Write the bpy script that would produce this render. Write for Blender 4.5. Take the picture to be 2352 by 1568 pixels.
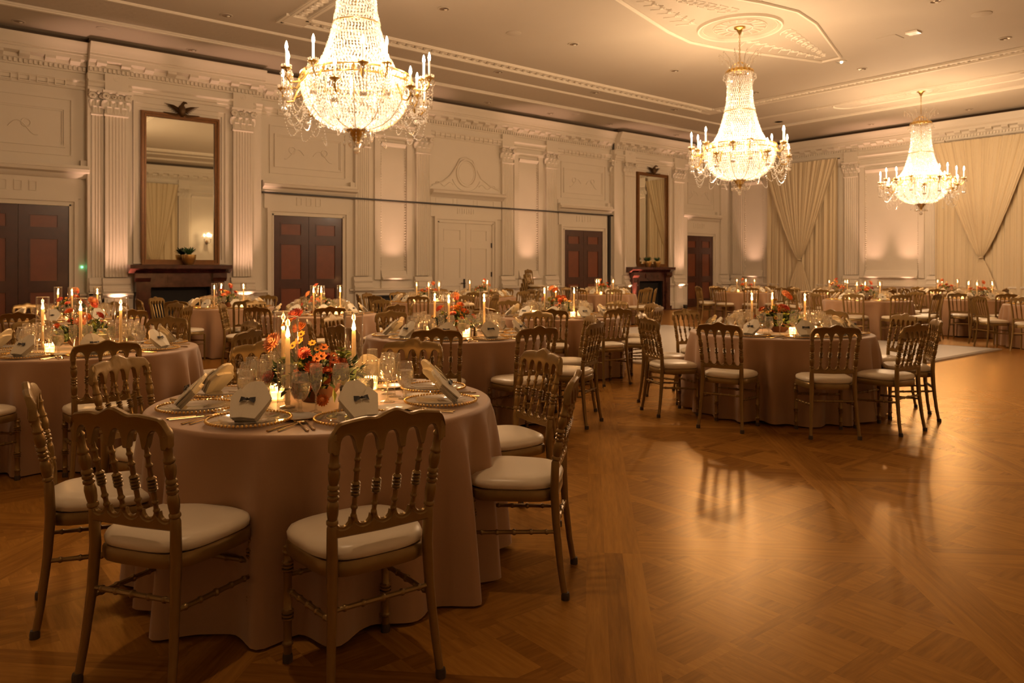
import bpy, math, random
from mathutils import Vector, Matrix
R = math.radians
PI = math.pi
sin, cos = math.sin, math.cos
random.seed(7)
for o in list(bpy.data.objects): bpy.data.objects.remove(o)
sc = bpy.context.scene
COL = sc.collection

# ---------------------------------------------------------------- camera
FPX = 1722.0
cam_d = bpy.data.cameras.new('camera'); cam = bpy.data.objects.new('camera', cam_d); COL.objects.link(cam)
cam_d.sensor_width = 36.0; cam_d.lens = FPX/2352*36
cam_d.shift_y = -162/2352
cam_d.clip_end = 200; cam_d.clip_start = 0.05
FWD = (0.62923, 0.77722); RGT = (0.77722, -0.62923)
cam.location = (0, 0, 1.35)
cam.rotation_euler = (R(90), 0, -math.atan2(FWD[0], FWD[1]))
cam_d.dof.use_dof = True; cam_d.dof.focus_distance = 3.3; cam_d.dof.aperture_fstop = 5.6
sc.camera = cam
# ---------------------------------------------------------------- world, exposure
w = bpy.data.worlds.new('world'); sc.world = w; w.use_nodes = True
w.node_tree.nodes['Background'].inputs[0].default_value = (1, .6, .35, 1)
w.node_tree.nodes['Background'].inputs[1].default_value = 0.0
sc.view_settings.view_transform = 'Standard'; sc.view_settings.look = 'None'
sc.view_settings.gamma = 1.0; sc.view_settings.use_curve_mapping = False
sc.view_settings.exposure = 0.0
sc.cycles.max_bounces = 6; sc.cycles.diffuse_bounces = 3; sc.cycles.glossy_bounces = 3
sc.cycles.use_adaptive_sampling = True; sc.cycles.adaptive_threshold = 0.035
sc.cycles.transparent_max_bounces = 16; sc.cycles.transmission_bounces = 4
sc.cycles.caustics_reflective = False; sc.cycles.caustics_refractive = False
sc.cycles.sample_clamp_indirect = 4.0; sc.cycles.blur_glossy = 0.5
WARM = (1.0, 0.63, 0.34)          # chandelier lamps
UPC = (1.0, 0.55, 0.36)           # pinkish uplights
FLM = (1.0, 0.47, 0.14)           # candle flames
P_CORE, P_ARM, P_UP, P_FLAME, P_VOT = 34, 80, 560, 6.0, 2.2
CORE = (1.0, .84, .66)

# ---------------------------------------------------------------- helpers
class MB:
    def __init__(s): s.v = []; s.f = []; s.m = []; s.mats = []
    def mi(s, mat):
        if mat is None: return 0
        if mat not in s.mats: s.mats.append(mat)
        return s.mats.index(mat)
    def add(s, verts, faces, mat=None, T=None):
        n = len(s.v); k = s.mi(mat)
        if T is not None: verts = [tuple(T @ Vector(p)) for p in verts]
        s.v += [tuple(p) for p in verts]
        for f in faces: s.f.append(tuple(i+n for i in f)); s.m.append(k)
    def box(s, x0, x1, y0, y1, z0, z1, mat=None, T=None):
        v = [(x0,y0,z0),(x1,y0,z0),(x1,y1,z0),(x0,y1,z0),(x0,y0,z1),(x1,y0,z1),(x1,y1,z1),(x0,y1,z1)]
        s.add(v, [(0,3,2,1),(4,5,6,7),(0,1,5,4),(1,2,6,5),(2,3,7,6),(3,0,4,7)], mat, T)
    def lathe(s, prof, n=24, mat=None, T=None, cap=True):
        v = []; f = []
        for r, z in prof:
            for i in range(n):
                a = 2*PI*i/n; v.append((r*cos(a), r*sin(a), z))
        for j in range(len(prof)-1):
            for i in range(n):
                k = (i+1) % n
                f.append((j*n+i, j*n+k, (j+1)*n+k, (j+1)*n+i))
        if cap:
            if prof[0][0] > 1e-4: f.append(tuple(range(n))[::-1])
            if prof[-1][0] > 1e-4: f.append(tuple((len(prof)-1)*n+i for i in range(n)))
        s.add(v, f, mat, T)
    def tube(s, pts, rad, n=8, mat=None, T=None, closed=False, sq=1.0):
        pts = [Vector(p) for p in pts]; m = len(pts)
        if not hasattr(rad, '__len__'): rad = [rad]*m
        v = []; f = []; up = None
        for i, p in enumerate(pts):
            a = pts[(i-1) % m] if (i or closed) else p
            b = pts[(i+1) % m] if (i < m-1 or closed) else p
            t = (b-a).normalized()
            if up is None:
                up = Vector((0,0,1)) if abs(t.z) < .8 else Vector((0,1,0))
            x = t.cross(up).normalized(); y = x.cross(t).normalized(); up = y
            for k in range(n):
                q = 2*PI*k/n
                v.append(p + x*(rad[i]*cos(q)) + y*(rad[i]*sin(q)*sq))
        for i in range(m if closed else m-1):
            j = (i+1) % m
            for k in range(n):
                l = (k+1) % n
                f.append((i*n+k, i*n+l, j*n+l, j*n+k))
        if not closed:
            f.append(tuple(range(n))[::-1]); f.append(tuple((m-1)*n+k for k in range(n)))
        s.add(v, f, mat, T)
    def grid(s, rows, mat=None, T=None, closed=False):
        n = len(rows[0]); v = [p for r in rows for p in r]; f = []
        for j in range(len(rows)-1):
            for i in range(n if closed else n-1):
                k = (i+1) % n
                f.append((j*n+i, j*n+k, (j+1)*n+k, (j+1)*n+i))
        s.add(v, f, mat, T)
    def sphere(s, r, c=(0,0,0), n=10, m=6, mat=None, T=None, sz=1.0):
        prof = [(max(1e-5, r*sin(PI*j/m)), -r*sz*cos(PI*j/m)) for j in range(m+1)]
        M = Matrix.Translation(c)
        if T is not None: M = T @ M
        s.lathe(prof, n, mat, M, cap=False)
    def octa(s, c, rx, ry, rz, mat=None, T=None):
        x,y,z = c
        s.add([(x+rx,y,z),(x,y+ry,z),(x-rx,y,z),(x,y-ry,z),(x,y,z+rz),(x,y,z-rz)],
              [(0,1,4),(1,2,4),(2,3,4),(3,0,4),(1,0,5),(2,1,5),(3,2,5),(0,3,5)], mat, T)
    def prism(s, poly, y0, y1, mat=None, T=None):       # poly in xz, extruded along y
        n = len(poly); v = [(x,y0,z) for x,z in poly]+[(x,y1,z) for x,z in poly]
        f = [tuple(range(n)), tuple(range(2*n-1, n-1, -1))]
        for i in range(n): j = (i+1) % n; f.append((j, i, n+i, n+j))
        s.add(v, f, mat, T)
    def build(s, name, mat=None, parent=None, smooth=True, ang=40, T=None, bevel=0):
        me = bpy.data.meshes.new(name)
        me.from_pydata(s.v, [], s.f)
        mats = s.mats if s.mats else ([mat] if mat else [])
        if mat is not None and s.mats and mat not in s.mats: mats = s.mats
        for q in mats: me.materials.append(q)
        if s.mats: me.polygons.foreach_set('material_index', s.m)
        me.validate()
        if smooth:
            me.polygons.foreach_set('use_smooth', [True]*len(me.polygons))
            me.set_sharp_from_angle(angle=R(ang))
        me.update()
        o = bpy.data.objects.new(name, me); COL.objects.link(o)
        if parent is not None: o.parent = parent
        if bevel:
            b = o.modifiers.new('bevel', 'BEVEL'); b.width = bevel; b.segments = 2; b.limit_method = 'ANGLE'
        return o
def tag(o, label=None, cat=None, group=None, kind=None):
    if label: o['label'] = label
    if cat: o['category'] = cat
    if group: o['group'] = group
    if kind: o['kind'] = kind
    return o
def empty(name, loc=(0,0,0), rz=0):
    o = bpy.data.objects.new(name, None); COL.objects.link(o)
    o.location = loc; o.rotation_euler = (0,0,rz); o.empty_display_size = .1
    return o
kids = {}
def copy_tree(o, parent=None):
    c = o.copy(); COL.objects.link(c)
    if parent is not None: c.parent = parent
    for ch in kids.get(o.name, list(o.children)): copy_tree(ch, c)
    return c
def place(o, loc, rz=0, label=None, group=None, first=None):
    c = copy_tree(o) if first is None or first['used'] else o
    if first is not None: first['used'] = True
    c.location = loc; c.rotation_euler = (0,0,rz)
    if label: c['label'] = label
    if group: c['group'] = group
    return c
def TR(x=0,y=0,z=0,rx=0,ry=0,rz=0,s=1):
    return Matrix.Translation((x,y,z)) @ Matrix.Rotation(rz,4,'Z') @ Matrix.Rotation(ry,4,'Y') @ Matrix.Rotation(rx,4,'X') @ Matrix.Scale(s,4)
def light(name, kind, loc, power, color, parent=None, radius=.05, **k):
    d = bpy.data.lights.new(name, kind); d.energy = power; d.color = color; d.shadow_soft_size = radius
    for a, b in k.items(): setattr(d, a, b)
    o = bpy.data.objects.new(name, d); COL.objects.link(o); o.location = loc
    if parent is not None: o.parent = parent
    return o

# ---------------------------------------------------------------- materials
def mat(name, col, rough=.5, metal=0, noise=0, nscale=20, bump=0, bscale=60, emit=None, es=0, coat=0, sheen=0, spec=.5, trans=0, coatr=.1):
    m = bpy.data.materials.new(name); m.use_nodes = True
    nt = m.node_tree; b = nt.nodes['Principled BSDF']
    b.inputs['Base Color'].default_value = (*col, 1); b.inputs['Roughness'].default_value = rough
    b.inputs['Metallic'].default_value = metal; b.inputs['Specular IOR Level'].default_value = spec
    if coat: b.inputs['Coat Weight'].default_value = coat; b.inputs['Coat Roughness'].default_value = coatr
    if sheen: b.inputs['Sheen Weight'].default_value = sheen; b.inputs['Sheen Roughness'].default_value = .5
    if trans: b.inputs['Transmission Weight'].default_value = trans
    if emit: b.inputs['Emission Color'].default_value = (*emit, 1); b.inputs['Emission Strength'].default_value = es
    if noise or bump:
        tc = nt.nodes.new('ShaderNodeTexCoord')
        if noise:
            n = nt.nodes.new('ShaderNodeTexNoise'); n.inputs['Scale'].default_value = nscale; n.inputs['Detail'].default_value = 4
            nt.links.new(tc.outputs['Object'], n.inputs['Vector'])
            mx = nt.nodes.new('ShaderNodeMix'); mx.data_type = 'RGBA'
            mx.inputs[6].default_value = (*[c*(1-noise) for c in col], 1); mx.inputs[7].default_value = (*[min(1,c*(1+noise)) for c in col], 1)
            nt.links.new(n.outputs['Fac'], mx.inputs[0]); nt.links.new(mx.outputs[2], b.inputs['Base Color'])
        if bump:
            n2 = nt.nodes.new('ShaderNodeTexNoise'); n2.inputs['Scale'].default_value = bscale; n2.inputs['Detail'].default_value = 3
            nt.links.new(tc.outputs['Object'], n2.inputs['Vector'])
            bp = nt.nodes.new('ShaderNodeBump'); bp.inputs['Strength'].default_value = bump; bp.inputs['Distance'].default_value = .01
            nt.links.new(n2.outputs['Fac'], bp.inputs['Height']); nt.links.new(bp.outputs['Normal'], b.inputs['Normal'])
    return m
M = {}
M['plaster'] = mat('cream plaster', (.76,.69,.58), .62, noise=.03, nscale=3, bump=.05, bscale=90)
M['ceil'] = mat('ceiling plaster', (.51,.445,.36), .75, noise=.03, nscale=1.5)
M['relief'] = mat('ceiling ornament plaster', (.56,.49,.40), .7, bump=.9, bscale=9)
M['gold'] = mat('gold painted wood', (.25,.152,.044), .33, .5, noise=.12, nscale=30, bump=.08, bscale=60, spec=.6)
M['vinyl'] = mat('ivory vinyl', (.80,.69,.52), .33, noise=.04, nscale=15, spec=.5)
M['rubber'] = mat('black rubber', (.05,.03,.015), .6)
M['cloth'] = mat('rose beige satin cloth', (.40,.225,.115), .55, noise=.04, nscale=120, sheen=.4, spec=.35)
M['napkin'] = mat('ivory linen', (.80,.71,.54), .8, noise=.03, nscale=200, bump=.15, bscale=600)
M['black'] = mat('black satin', (.03,.025,.022), .5)
M['brass'] = mat('gilt bronze', (.52,.34,.10), .28, .9, noise=.15, nscale=40)
M['goldrim'] = mat('gold beading', (.75,.50,.18), .25, .9)
M['flat'] = mat('antique gold cutlery', (.50,.34,.16), .22, .95)
M['china'] = mat('white china', (.80,.74,.64), .15, coat=.5)
M['mahog'] = mat('mahogany frame', (.055,.012,.006), .35, noise=.3, nscale=8, coat=.3)
M['mahogp'] = mat('mahogany panel', (.17,.042,.014), .38, noise=.22, nscale=6, coat=.2)
M['marble'] = mat('dark red marble', (.075,.022,.016), .18, noise=.8, nscale=7, coat=.4)
M['soot'] = mat('firebox black', (.008,.007,.007), .8)
M['frame'] = mat('gilt walnut frame', (.20,.085,.022), .35, .3, noise=.3, nscale=15)
M['bronze'] = mat('dark gilt bronze', (.10,.055,.02), .45, .5)
M['curtain'] = mat('champagne drapery', (.72,.60,.40), .7, noise=.03, nscale=60, sheen=.3)
M['wax'] = mat('ivory taper wax', (.88,.66,.38), .5, emit=(1,.42,.10), es=.12)
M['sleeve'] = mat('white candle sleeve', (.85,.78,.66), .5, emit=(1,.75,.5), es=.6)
M['bulb'] = mat('lit bulb', (1,.9,.7), .3, emit=(1,.80,.50), es=60)
M['flame'] = mat('candle flame', (1,.6,.2), .5, emit=(1,.60,.22), es=30)
M['votwax'] = mat('glowing votive wax', (1,.75,.4), .5, emit=(1,.55,.16), es=6)
M['bowl'] = mat('terracotta bowl', (.17,.075,.04), .55)
M['leaf'] = mat('dark foliage', (.055,.085,.025), .5, noise=.4, nscale=30)
M['leaf2'] = mat('light green foliage', (.30,.34,.06), .5, noise=.3, nscale=30)
M['stem'] = mat('green stem', (.07,.09,.03), .6)
for k, c in dict(coral=(.80,.17,.10), peach=(.86,.36,.16), orange=(.82,.27,.06), rust=(.62,.14,.035), red=(.50,.055,.03), yellow=(.82,.42,.05), centre=(.07,.018,.01)).items():
    M[k] = mat(k+' petals', c, .6, noise=.15, nscale=80)
M['plant'] = mat('agave leaf', (.04,.10,.035), .45)
M['potgold'] = mat('brushed brass pot', (.62,.43,.18), .3, .9)
M['steel'] = mat('dark metal hardware', (.05,.04,.035), .4, .6)
M['dance'] = mat('white dance floor', (.74,.68,.60), .28, noise=.03, nscale=2, coat=.2)
M['mirror'] = mat('mirror glass', (.80,.80,.70), .02, 1)
M['blackcloth'] = mat('black table drape', (.012,.012,.014), .8)
M['can'] = mat('downlight reflector', (.30,.22,.15), .3, .5)
M['led'] = mat('green indicator', (.1,.8,.3), .5, emit=(.15,1,.4), es=5)
M['salt'] = mat('salt', (.8,.76,.7), .8)
M['lit'] = mat('lit downlight', (1,.9,.7), .5, emit=(1,.85,.6), es=9)
def glassmat(name, tint=(1,1,1), gloss=.14, edge=.9, rough=.02, milk=.0):
    m = bpy.data.materials.new(name); m.use_nodes = True; nt = m.node_tree; nt.nodes.clear()
    o = nt.nodes.new('ShaderNodeOutputMaterial'); t = nt.nodes.new('ShaderNodeBsdfTransparent'); g = nt.nodes.new('ShaderNodeBsdfGlossy')
    t.inputs[0].default_value = (*tint,1); g.inputs['Roughness'].default_value = rough; g.inputs[0].default_value = (1,.97,.92,1)
    lw = nt.nodes.new('ShaderNodeLayerWeight'); lw.inputs['Blend'].default_value = .5
    pw = nt.nodes.new('ShaderNodeMath'); pw.operation = 'POWER'; pw.inputs[1].default_value = 3.0
    mr = nt.nodes.new('ShaderNodeMapRange'); mr.inputs['To Min'].default_value = gloss; mr.inputs['To Max'].default_value = edge
    mx = nt.nodes.new('ShaderNodeMixShader')
    nt.links.new(lw.outputs['Facing'], pw.inputs[0]); nt.links.new(pw.outputs[0], mr.inputs['Value']); nt.links.new(mr.outputs[0], mx.inputs[0])
    nt.links.new(t.outputs[0], mx.inputs[1]); nt.links.new(g.outputs[0], mx.inputs[2]); 
    if milk:
        d = nt.nodes.new('ShaderNodeBsdfTranslucent'); d.inputs[0].default_value = (.9,.88,.84,1); d2 = nt.nodes.new('ShaderNodeBsdfDiffuse'); d2.inputs[0].default_value = (.9,.88,.84,1)
        a = nt.nodes.new('ShaderNodeMixShader'); a.inputs[0].default_value = .5; nt.links.new(d.outputs[0], a.inputs[1]); nt.links.new(d2.outputs[0], a.inputs[2])
        m2 = nt.nodes.new('ShaderNodeMixShader'); m2.inputs[0].default_value = milk; nt.links.new(mx.outputs[0], m2.inputs[1]); nt.links.new(a.outputs[0], m2.inputs[2]); mx = m2
    nt.links.new(mx.outputs[0], o.inputs[0])
    return m
M['glass'] = glassmat('clear glass', (.96,.95,.92), milk=.05)
M['realwater'] = mat('iced water', (1,.98,.95), .05, trans=1, bump=.6, bscale=120)
M['realwater'].node_tree.nodes['Principled BSDF'].inputs['IOR'].default_value = 1.33
M['rimglass'] = glassmat('glass rim', (.9,.88,.84), .5, .95, .08, milk=.15)
M['tube'] = glassmat('clear cylinder glass', (.98,.97,.95), .05, .9)
M['plateglass'] = glassmat('glass charger', (.90,.88,.84), .22, .85, .06, milk=.12)
M['water'] = glassmat('iced water', (.88,.86,.82), .25, .7, .12, milk=.28)
M['crystal0'] = glassmat('hanging crystal', (.92,.88,.82), .40, .9, .1, milk=.22)
def crystalmat():
    m = bpy.data.materials.new('lit crystal'); m.use_nodes = True; nt = m.node_tree; nt.nodes.clear()
    N = nt.nodes.new; L = nt.links.new
    o = N('ShaderNodeOutputMaterial'); t = N('ShaderNodeBsdfTransparent'); g = N('ShaderNodeBsdfGlossy'); tl = N('ShaderNodeBsdfTranslucent'); df = N('ShaderNodeBsdfDiffuse')
    t.inputs[0].default_value = (1,.97,.92,1); g.inputs['Roughness'].default_value = .12; tl.inputs[0].default_value = (1,.97,.9,1); df.inputs[0].default_value = (.9,.86,.8,1)
    a = N('ShaderNodeMixShader'); a.inputs[0].default_value = .6; L(df.outputs[0], a.inputs[1]); L(tl.outputs[0], a.inputs[2])
    b = N('ShaderNodeMixShader'); b.inputs[0].default_value = .4; L(a.outputs[0], b.inputs[1]); L(g.outputs[0], b.inputs[2])
    c = N('ShaderNodeMixShader'); c.inputs[0].default_value = .42; L(b.outputs[0], c.inputs[1]); L(t.outputs[0], c.inputs[2])
    L(c.outputs[0], o.inputs[0]); return m
M['crystal'] = crystalmat()

def floormat():
    m = bpy.data.materials.new('oak parquet'); m.use_nodes = True; nt = m.node_tree; N = nt.nodes.new; L = nt.links.new
    b = nt.nodes['Principled BSDF']
    tc = N('ShaderNodeTexCoord'); sep = N('ShaderNodeSeparateXYZ')
    L(tc.outputs['Object'], sep.inputs[0])
    def mt(op, a, c=None, d=None):
        n = N('ShaderNodeMath'); n.operation = op
        for i, v in enumerate((a, c, d)):
            if v is None: continue
            if hasattr(v, 'is_linked') or hasattr(v, 'links'): L(v, n.inputs[i])
            else: n.inputs[i].default_value = v
        return n.outputs[0]
    X, Y = sep.outputs[0], sep.outputs[1]
    k = .70711
    U = mt('MULTIPLY', mt('ADD', X, Y), k)            # along the strips
    V = mt('MULTIPLY', mt('SUBTRACT', X, Y), k)
    P = 1.40; B = .255
    u = mt('SUBTRACT', U, 3.62); v = mt('ADD', V, .02)
    um = mt('FLOORED_MODULO', u, P); vm = mt('FLOORED_MODULO', v, P)
    ub = mt('LESS_THAN', um, B); vb = mt('LESS_THAN', vm, B)
    # panel-local coordinates, centred
    a = mt('SUBTRACT', um, (P+B)/2); c = mt('SUBTRACT', vm, (P+B)/2)
    p = mt('MULTIPLY', mt('ADD', a, c), k); q = mt('MULTIPLY', mt('SUBTRACT', a, c), k)
    # small lattice in the panel
    fp = mt('FLOOR', mt('DIVIDE', mt('ADD', p, .05), .345)); fq = mt('FLOOR', mt('DIVIDE', mt('ADD', q, .05), .345))
    pm = mt('FLOORED_MODULO', mt('ADD', p, .05), .345); qm = mt('FLOORED_MODULO', mt('ADD', q, .05), .345)
    bp_ = mt('LESS_THAN', pm, .09); bq_ = mt('LESS_THAN', qm, .09)
    fu = mt('FLOOR', mt('DIVIDE', u, P)); fv = mt('FLOOR', mt('DIVIDE', v, P))
    idp = mt('ADD', mt('MULTIPLY', fu, 13.7), mt('MULTIPLY', fv, 7.3))
    tri = mt('GREATER_THAN', a, mt('MULTIPLY', c, 1.0)); tri2 = mt('GREATER_THAN', mt('ADD', a, c), 0.0)
    id_in = mt('ADD', mt('ADD', mt('MULTIPLY', fp, 3.1), mt('MULTIPLY', fq, 5.7)), mt('ADD', mt('MULTIPLY', bp_, 11.3), mt('MULTIPLY', bq_, 19.9)))
    id_in = mt('ADD', id_in, mt('ADD', idp, mt('MULTIPLY', tri, 2.3)))
    bu = mt('FLOOR', mt('DIVIDE', um, B/3)); bv = mt('FLOOR', mt('DIVIDE', vm, B/3))
    id_v = mt('ADD', mt('MULTIPLY', bv, 4.3), mt('ADD', mt('MULTIPLY', fu, 9.1), mt('MULTIPLY', fv, 3.3)))
    id_u = mt('ADD', mt('MULTIPLY', bu, 6.1), mt('ADD', mt('MULTIPLY', fu, 5.3), mt('MULTIPLY', fv, 8.9)))
    def mixf(f, x, y):
        n = N('ShaderNodeMix'); n.data_type = 'FLOAT'; L(f, n.inputs[0])
        L(x, n.inputs[2]); L(y, n.inputs[3]); return n.outputs[0]
    idn = mixf(vb, mixf(ub, id_in, id_u), id_v)
    wn = N('ShaderNodeTexWhiteNoise'); wn.noise_dimensions = '1D'; L(idn, wn.inputs['W'])
    # grain coordinate: stretched along the board
    def vec(x, y):
        n = N('ShaderNodeCombineXYZ'); L(x, n.inputs[0]); L(y, n.inputs[1]); L(idn, n.inputs[2]); return n.outputs[0]
    sV = vec(mt('MULTIPLY', U, 2.0), mt('MULTIPLY', V, 26.0)); sU = vec(mt('MULTIPLY', V, 2.0), mt('MULTIPLY', U, 26.0))
    sP = vec(mt('MULTIPLY', p, 2.5), mt('MULTIPLY', q, 26.0)); sQ = vec(mt('MULTIPLY', q, 2.5), mt('MULTIPLY', p, 26.0))
    def mixv(f, x, y):
        n = N('ShaderNodeMix'); n.data_type = 'VECTOR'; L(f, n.inputs[0])
        L(x, n.inputs[4]); L(y, n.inputs[5]); return n.outputs[1]
    wsel = mt('GREATER_THAN', wn.outputs['Value'], .5)
    gv = mixv(vb, mixv(ub, mixv(wsel, sP, sQ), sU), sV)
    g = N('ShaderNodeTexNoise'); g.inputs['Scale'].default_value = 1.6; g.inputs['Detail'].default_value = 5; g.inputs['Roughness'].default_value = .65; g.inputs['Distortion'].default_value = .25
    L(gv, g.inputs['Vector'])
    cr = N('ShaderNodeValToRGB'); e = cr.color_ramp.elements
    e[0].position = 0; e[0].color = (.15,.055,.008,1); e[1].position = 1; e[1].color = (.40,.185,.030,1)
    t = mt('ADD', mt('MULTIPLY', wn.outputs['Value'], .45), mt('MULTIPLY', mt('SUBTRACT', g.outputs['Fac'], .5), 1.1))
    L(mt('ADD', t, .24), cr.inputs[0]); L(cr.outputs[0], b.inputs['Base Color'])
    b.inputs['Roughness'].default_value = .4
    bp = N('ShaderNodeBump'); bp.inputs['Strength'].default_value = .12; bp.inputs['Distance'].default_value = .004
    L(mt('ADD', g.outputs['Fac'], mt('MULTIPLY', wn.outputs['Value'], .6)), bp.inputs['Height']); L(bp.outputs[0], b.inputs['Normal'])
    b.inputs['Specular IOR Level'].default_value = 0
    gl = N('ShaderNodeBsdfGlossy'); gl.inputs[0].default_value = (1,.70,.36,1); gl.inputs['Roughness'].default_value = .27; L(bp.outputs[0], gl.inputs['Normal'])
    fr = N('ShaderNodeFresnel'); fr.inputs[0].default_value = 1.31
    mx = N('ShaderNodeMixShader'); L(fr.outputs[0], mx.inputs[0]); L(b.outputs[0], mx.inputs[1]); L(gl.outputs[0], mx.inputs[2])
    L(mx.outputs[0], nt.nodes['Material Output'].inputs[0])
    return m
M['floor'] = floormat()

# ================================================================ THE ROOM
X0, X1, Y0, YD, ZC = -4.5, 25.35, -0.75, 17.64, 6.10
def structure(mb, name, m=None, parent=None, **k):
    o = mb.build(name, m, parent, **k)
    if parent is None: o['kind'] = 'structure'
    return o
class Wall:
    """s runs along the wall, d out of the wall into the room, z up"""
    def __init__(s, fn): s.fn = fn
    def box(w, mb, s0, s1, d0, d1, z0, z1, m=None):
        v = [w.fn(*p) for p in ((s0,d0,z0),(s1,d0,z0),(s1,d1,z0),(s0,d1,z0),(s0,d0,z1),(s1,d0,z1),(s1,d1,z1),(s0,d1,z1))]
        mb.add(v, [(0,3,2,1),(4,5,6,7),(0,1,5,4),(1,2,6,5),(2,3,7,6),(3,0,4,7)], m)
    def ext(w, mb, prof, s0, s1, d=0, m=None):
        n = len(prof); v = [w.fn(s0, a+d, z) for a, z in prof]+[w.fn(s1, a+d, z) for a, z in prof]
        f = [(i, (i+1) % n, n+(i+1) % n, n+i) for i in range(n)]+[tuple(range(n))[::-1], tuple(range(n, 2*n))]
        mb.add(v, f, m)
    def slab(w, mb, poly, d0, d1, m=None):              # polygon in (s,z) with thickness
        n = len(poly); v = [w.fn(a, d1, z) for a, z in poly]+[w.fn(a, d0, z) for a, z in poly]
        f = [tuple(range(n))]+[(i, (i+1) % n, n+(i+1) % n, n+i) for i in range(n)]
        mb.add(v, f, m)
    def frame(w, mb, s0, s1, z0, z1, wd, d0, d1, m=None, bottom=True):
        w.box(mb, s0, s0+wd, d0, d1, z0, z1, m); w.box(mb, s1-wd, s1, d0, d1, z0, z1, m)
        w.box(mb, s0+wd, s1-wd, d0, d1, z1-wd, z1, m)
        if bottom: w.box(mb, s0+wd, s1-wd, d0, d1, z0, z0+wd, m)
    def ring(w, mb, sc_, zc, rx, rz, wd, d, n=40, m=None, a0=0, a1=2*PI):
        full = abs(a1-a0-2*PI) < 1e-6; k = n if full else n+1
        rows = []
        for i in range(k):
            a = a0+(a1-a0)*i/n
            rows.append([w.fn(sc_+(rx+e)*cos(a), dd, zc+(rz+e)*sin(a)) for e, dd in ((-wd/2,0),(-wd/4,d),(wd/4,d),(wd/2,0))])
        if full: rows.append(rows[0])
        mb.grid(rows, m)
WA = Wall(lambda s,d,z: (s, YD-d, z)); WB = Wall(lambda s,d,z: (X1-d, s, z))
WC = Wall(lambda s,d,z: (s, Y0+d, z)); WD = Wall(lambda s,d,z: (X0+d, s, z))
m = MB(); m.add([(X0,Y0,0),(X1,Y0,0),(X1,YD,0),(X0,YD,0),(X0,Y0,-.1),(X1,Y0,-.1),(X1,YD,-.1),(X0,YD,-.1)], [(0,1,2,3),(7,6,5,4)])
structure(m, 'floor', M['floor'], smooth=False)
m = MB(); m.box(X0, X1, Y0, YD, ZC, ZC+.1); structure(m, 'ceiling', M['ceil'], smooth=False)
for nm, a in dict(wall_back=(X0,X1,YD,YD+.1), wall_right=(X1,X1+.1,Y0,YD), wall_front=(X0,X1,Y0-.1,Y0), wall_left=(X0-.1,X0,Y0,YD)).items():
    m = MB(); m.box(*a, 0, ZC); structure(m, nm, M['plaster'], smooth=False)
PL = M['plaster']
tn = [0]
def trim(mb, mt=None, **k):
    tn[0] += 1
    return structure(mb, 'trim_%d' % tn[0], mt or PL, **k)

M['gap_shade'] = mat('painted gap shade', (.09,.055,.03), .7)  # shade between cornice and ceiling, painted in as dark brown
# ---- entablature: architrave, frieze, dentils, modillions, corona, shadow gap
CORN = [(0,5.42),(.06,5.42),(.08,5.52),(.12,5.55),(.13,5.62),(.25,5.655),(.255,5.73),(.275,5.735),(.265,5.775),(.29,5.79),(.30,5.83),(.335,5.90),(.37,5.94),(.38,5.985),(.15,5.985),(0,5.985)]
def entab(W, s0, s1, d, skip_arch=False):
    m = MB(); W.ext(m, CORN, s0, s1, d)
    sl = MB(); W.box(sl, s0, s1, 0, d+.16, 5.985, ZC-.001); so = trim(sl, M['gap_shade'], smooth=False)
    W.ext(m, [(0,5.08),(.04,5.08),(.045,5.14),(.07,5.15),(.075,5.21),(.11,5.25),(.11,5.28),(.02,5.29),(.02,5.43),(0,5.43)], s0, s1, d)
    n = int((s1-s0)/.085)
    for i in range(n):
        a = s0+(s1-s0)*(i+.2)/n; W.box(m, a, a+(s1-s0)/n*.55, d+.06, d+.115, 5.455, 5.53)
    n = int((s1-s0)/.13)
    for i in range(n):
        a = s0+(s1-s0)*(i+.5)/n; m.sphere(.026, W.fn(a, d+.272, 5.805), 6, 4, sz=1.2)
    n = max(1, int((s1-s0)/.42))
    for i in range(n):
        a = s0+(s1-s0)*(i+.5)/n; W.ext(m, [(.12,5.555),(.15,5.55),(.22,5.585),(.245,5.60),(.245,5.652),(.12,5.652)], a-.09, a+.09, d)
    return trim(m, ang=30)
segs = [(X0, 2.91, 0), (2.91, 6.52, .2), (6.52, 18.55, 0), (18.55, 22.45, .2), (22.45, X1, 0)]
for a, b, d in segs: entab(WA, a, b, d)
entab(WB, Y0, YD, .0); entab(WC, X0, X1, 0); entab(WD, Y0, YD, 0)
for a, b, d in segs:
    if d: m = MB(); WA.box(m, a+.0, b-.0, 0, d, 0, 5.43); trim(m, smooth=False)
# rosettes in the frieze and the acanthus blocks of the architrave
m = MB()
for s, d in ((3.43,.3),(6.06,.3),(19.23,.3),(21.87,.3),(11.08,.05),(14.05,.05),(15.85,.05),(10.0,.05)):
    M_ = MB(); WA.ring(m, s, 5.355, .055, .055, .03, d+.02); WA.ring(m, s, 5.355, .02, .02, .03, d+.02)
for a, b in ((X0+.3,2.6),(6.9,9.6),(11.4,13.75),(16.3,18.3),(23,25)):
    n = int((b-a)/.3)
    for i in range(n):
        c = a+(b-a)*(i+.5)/n; WA.frame(m, c-.1, c+.1, 5.10, 5.24, .02, .07, .10)
trim(m, ang=30)

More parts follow.
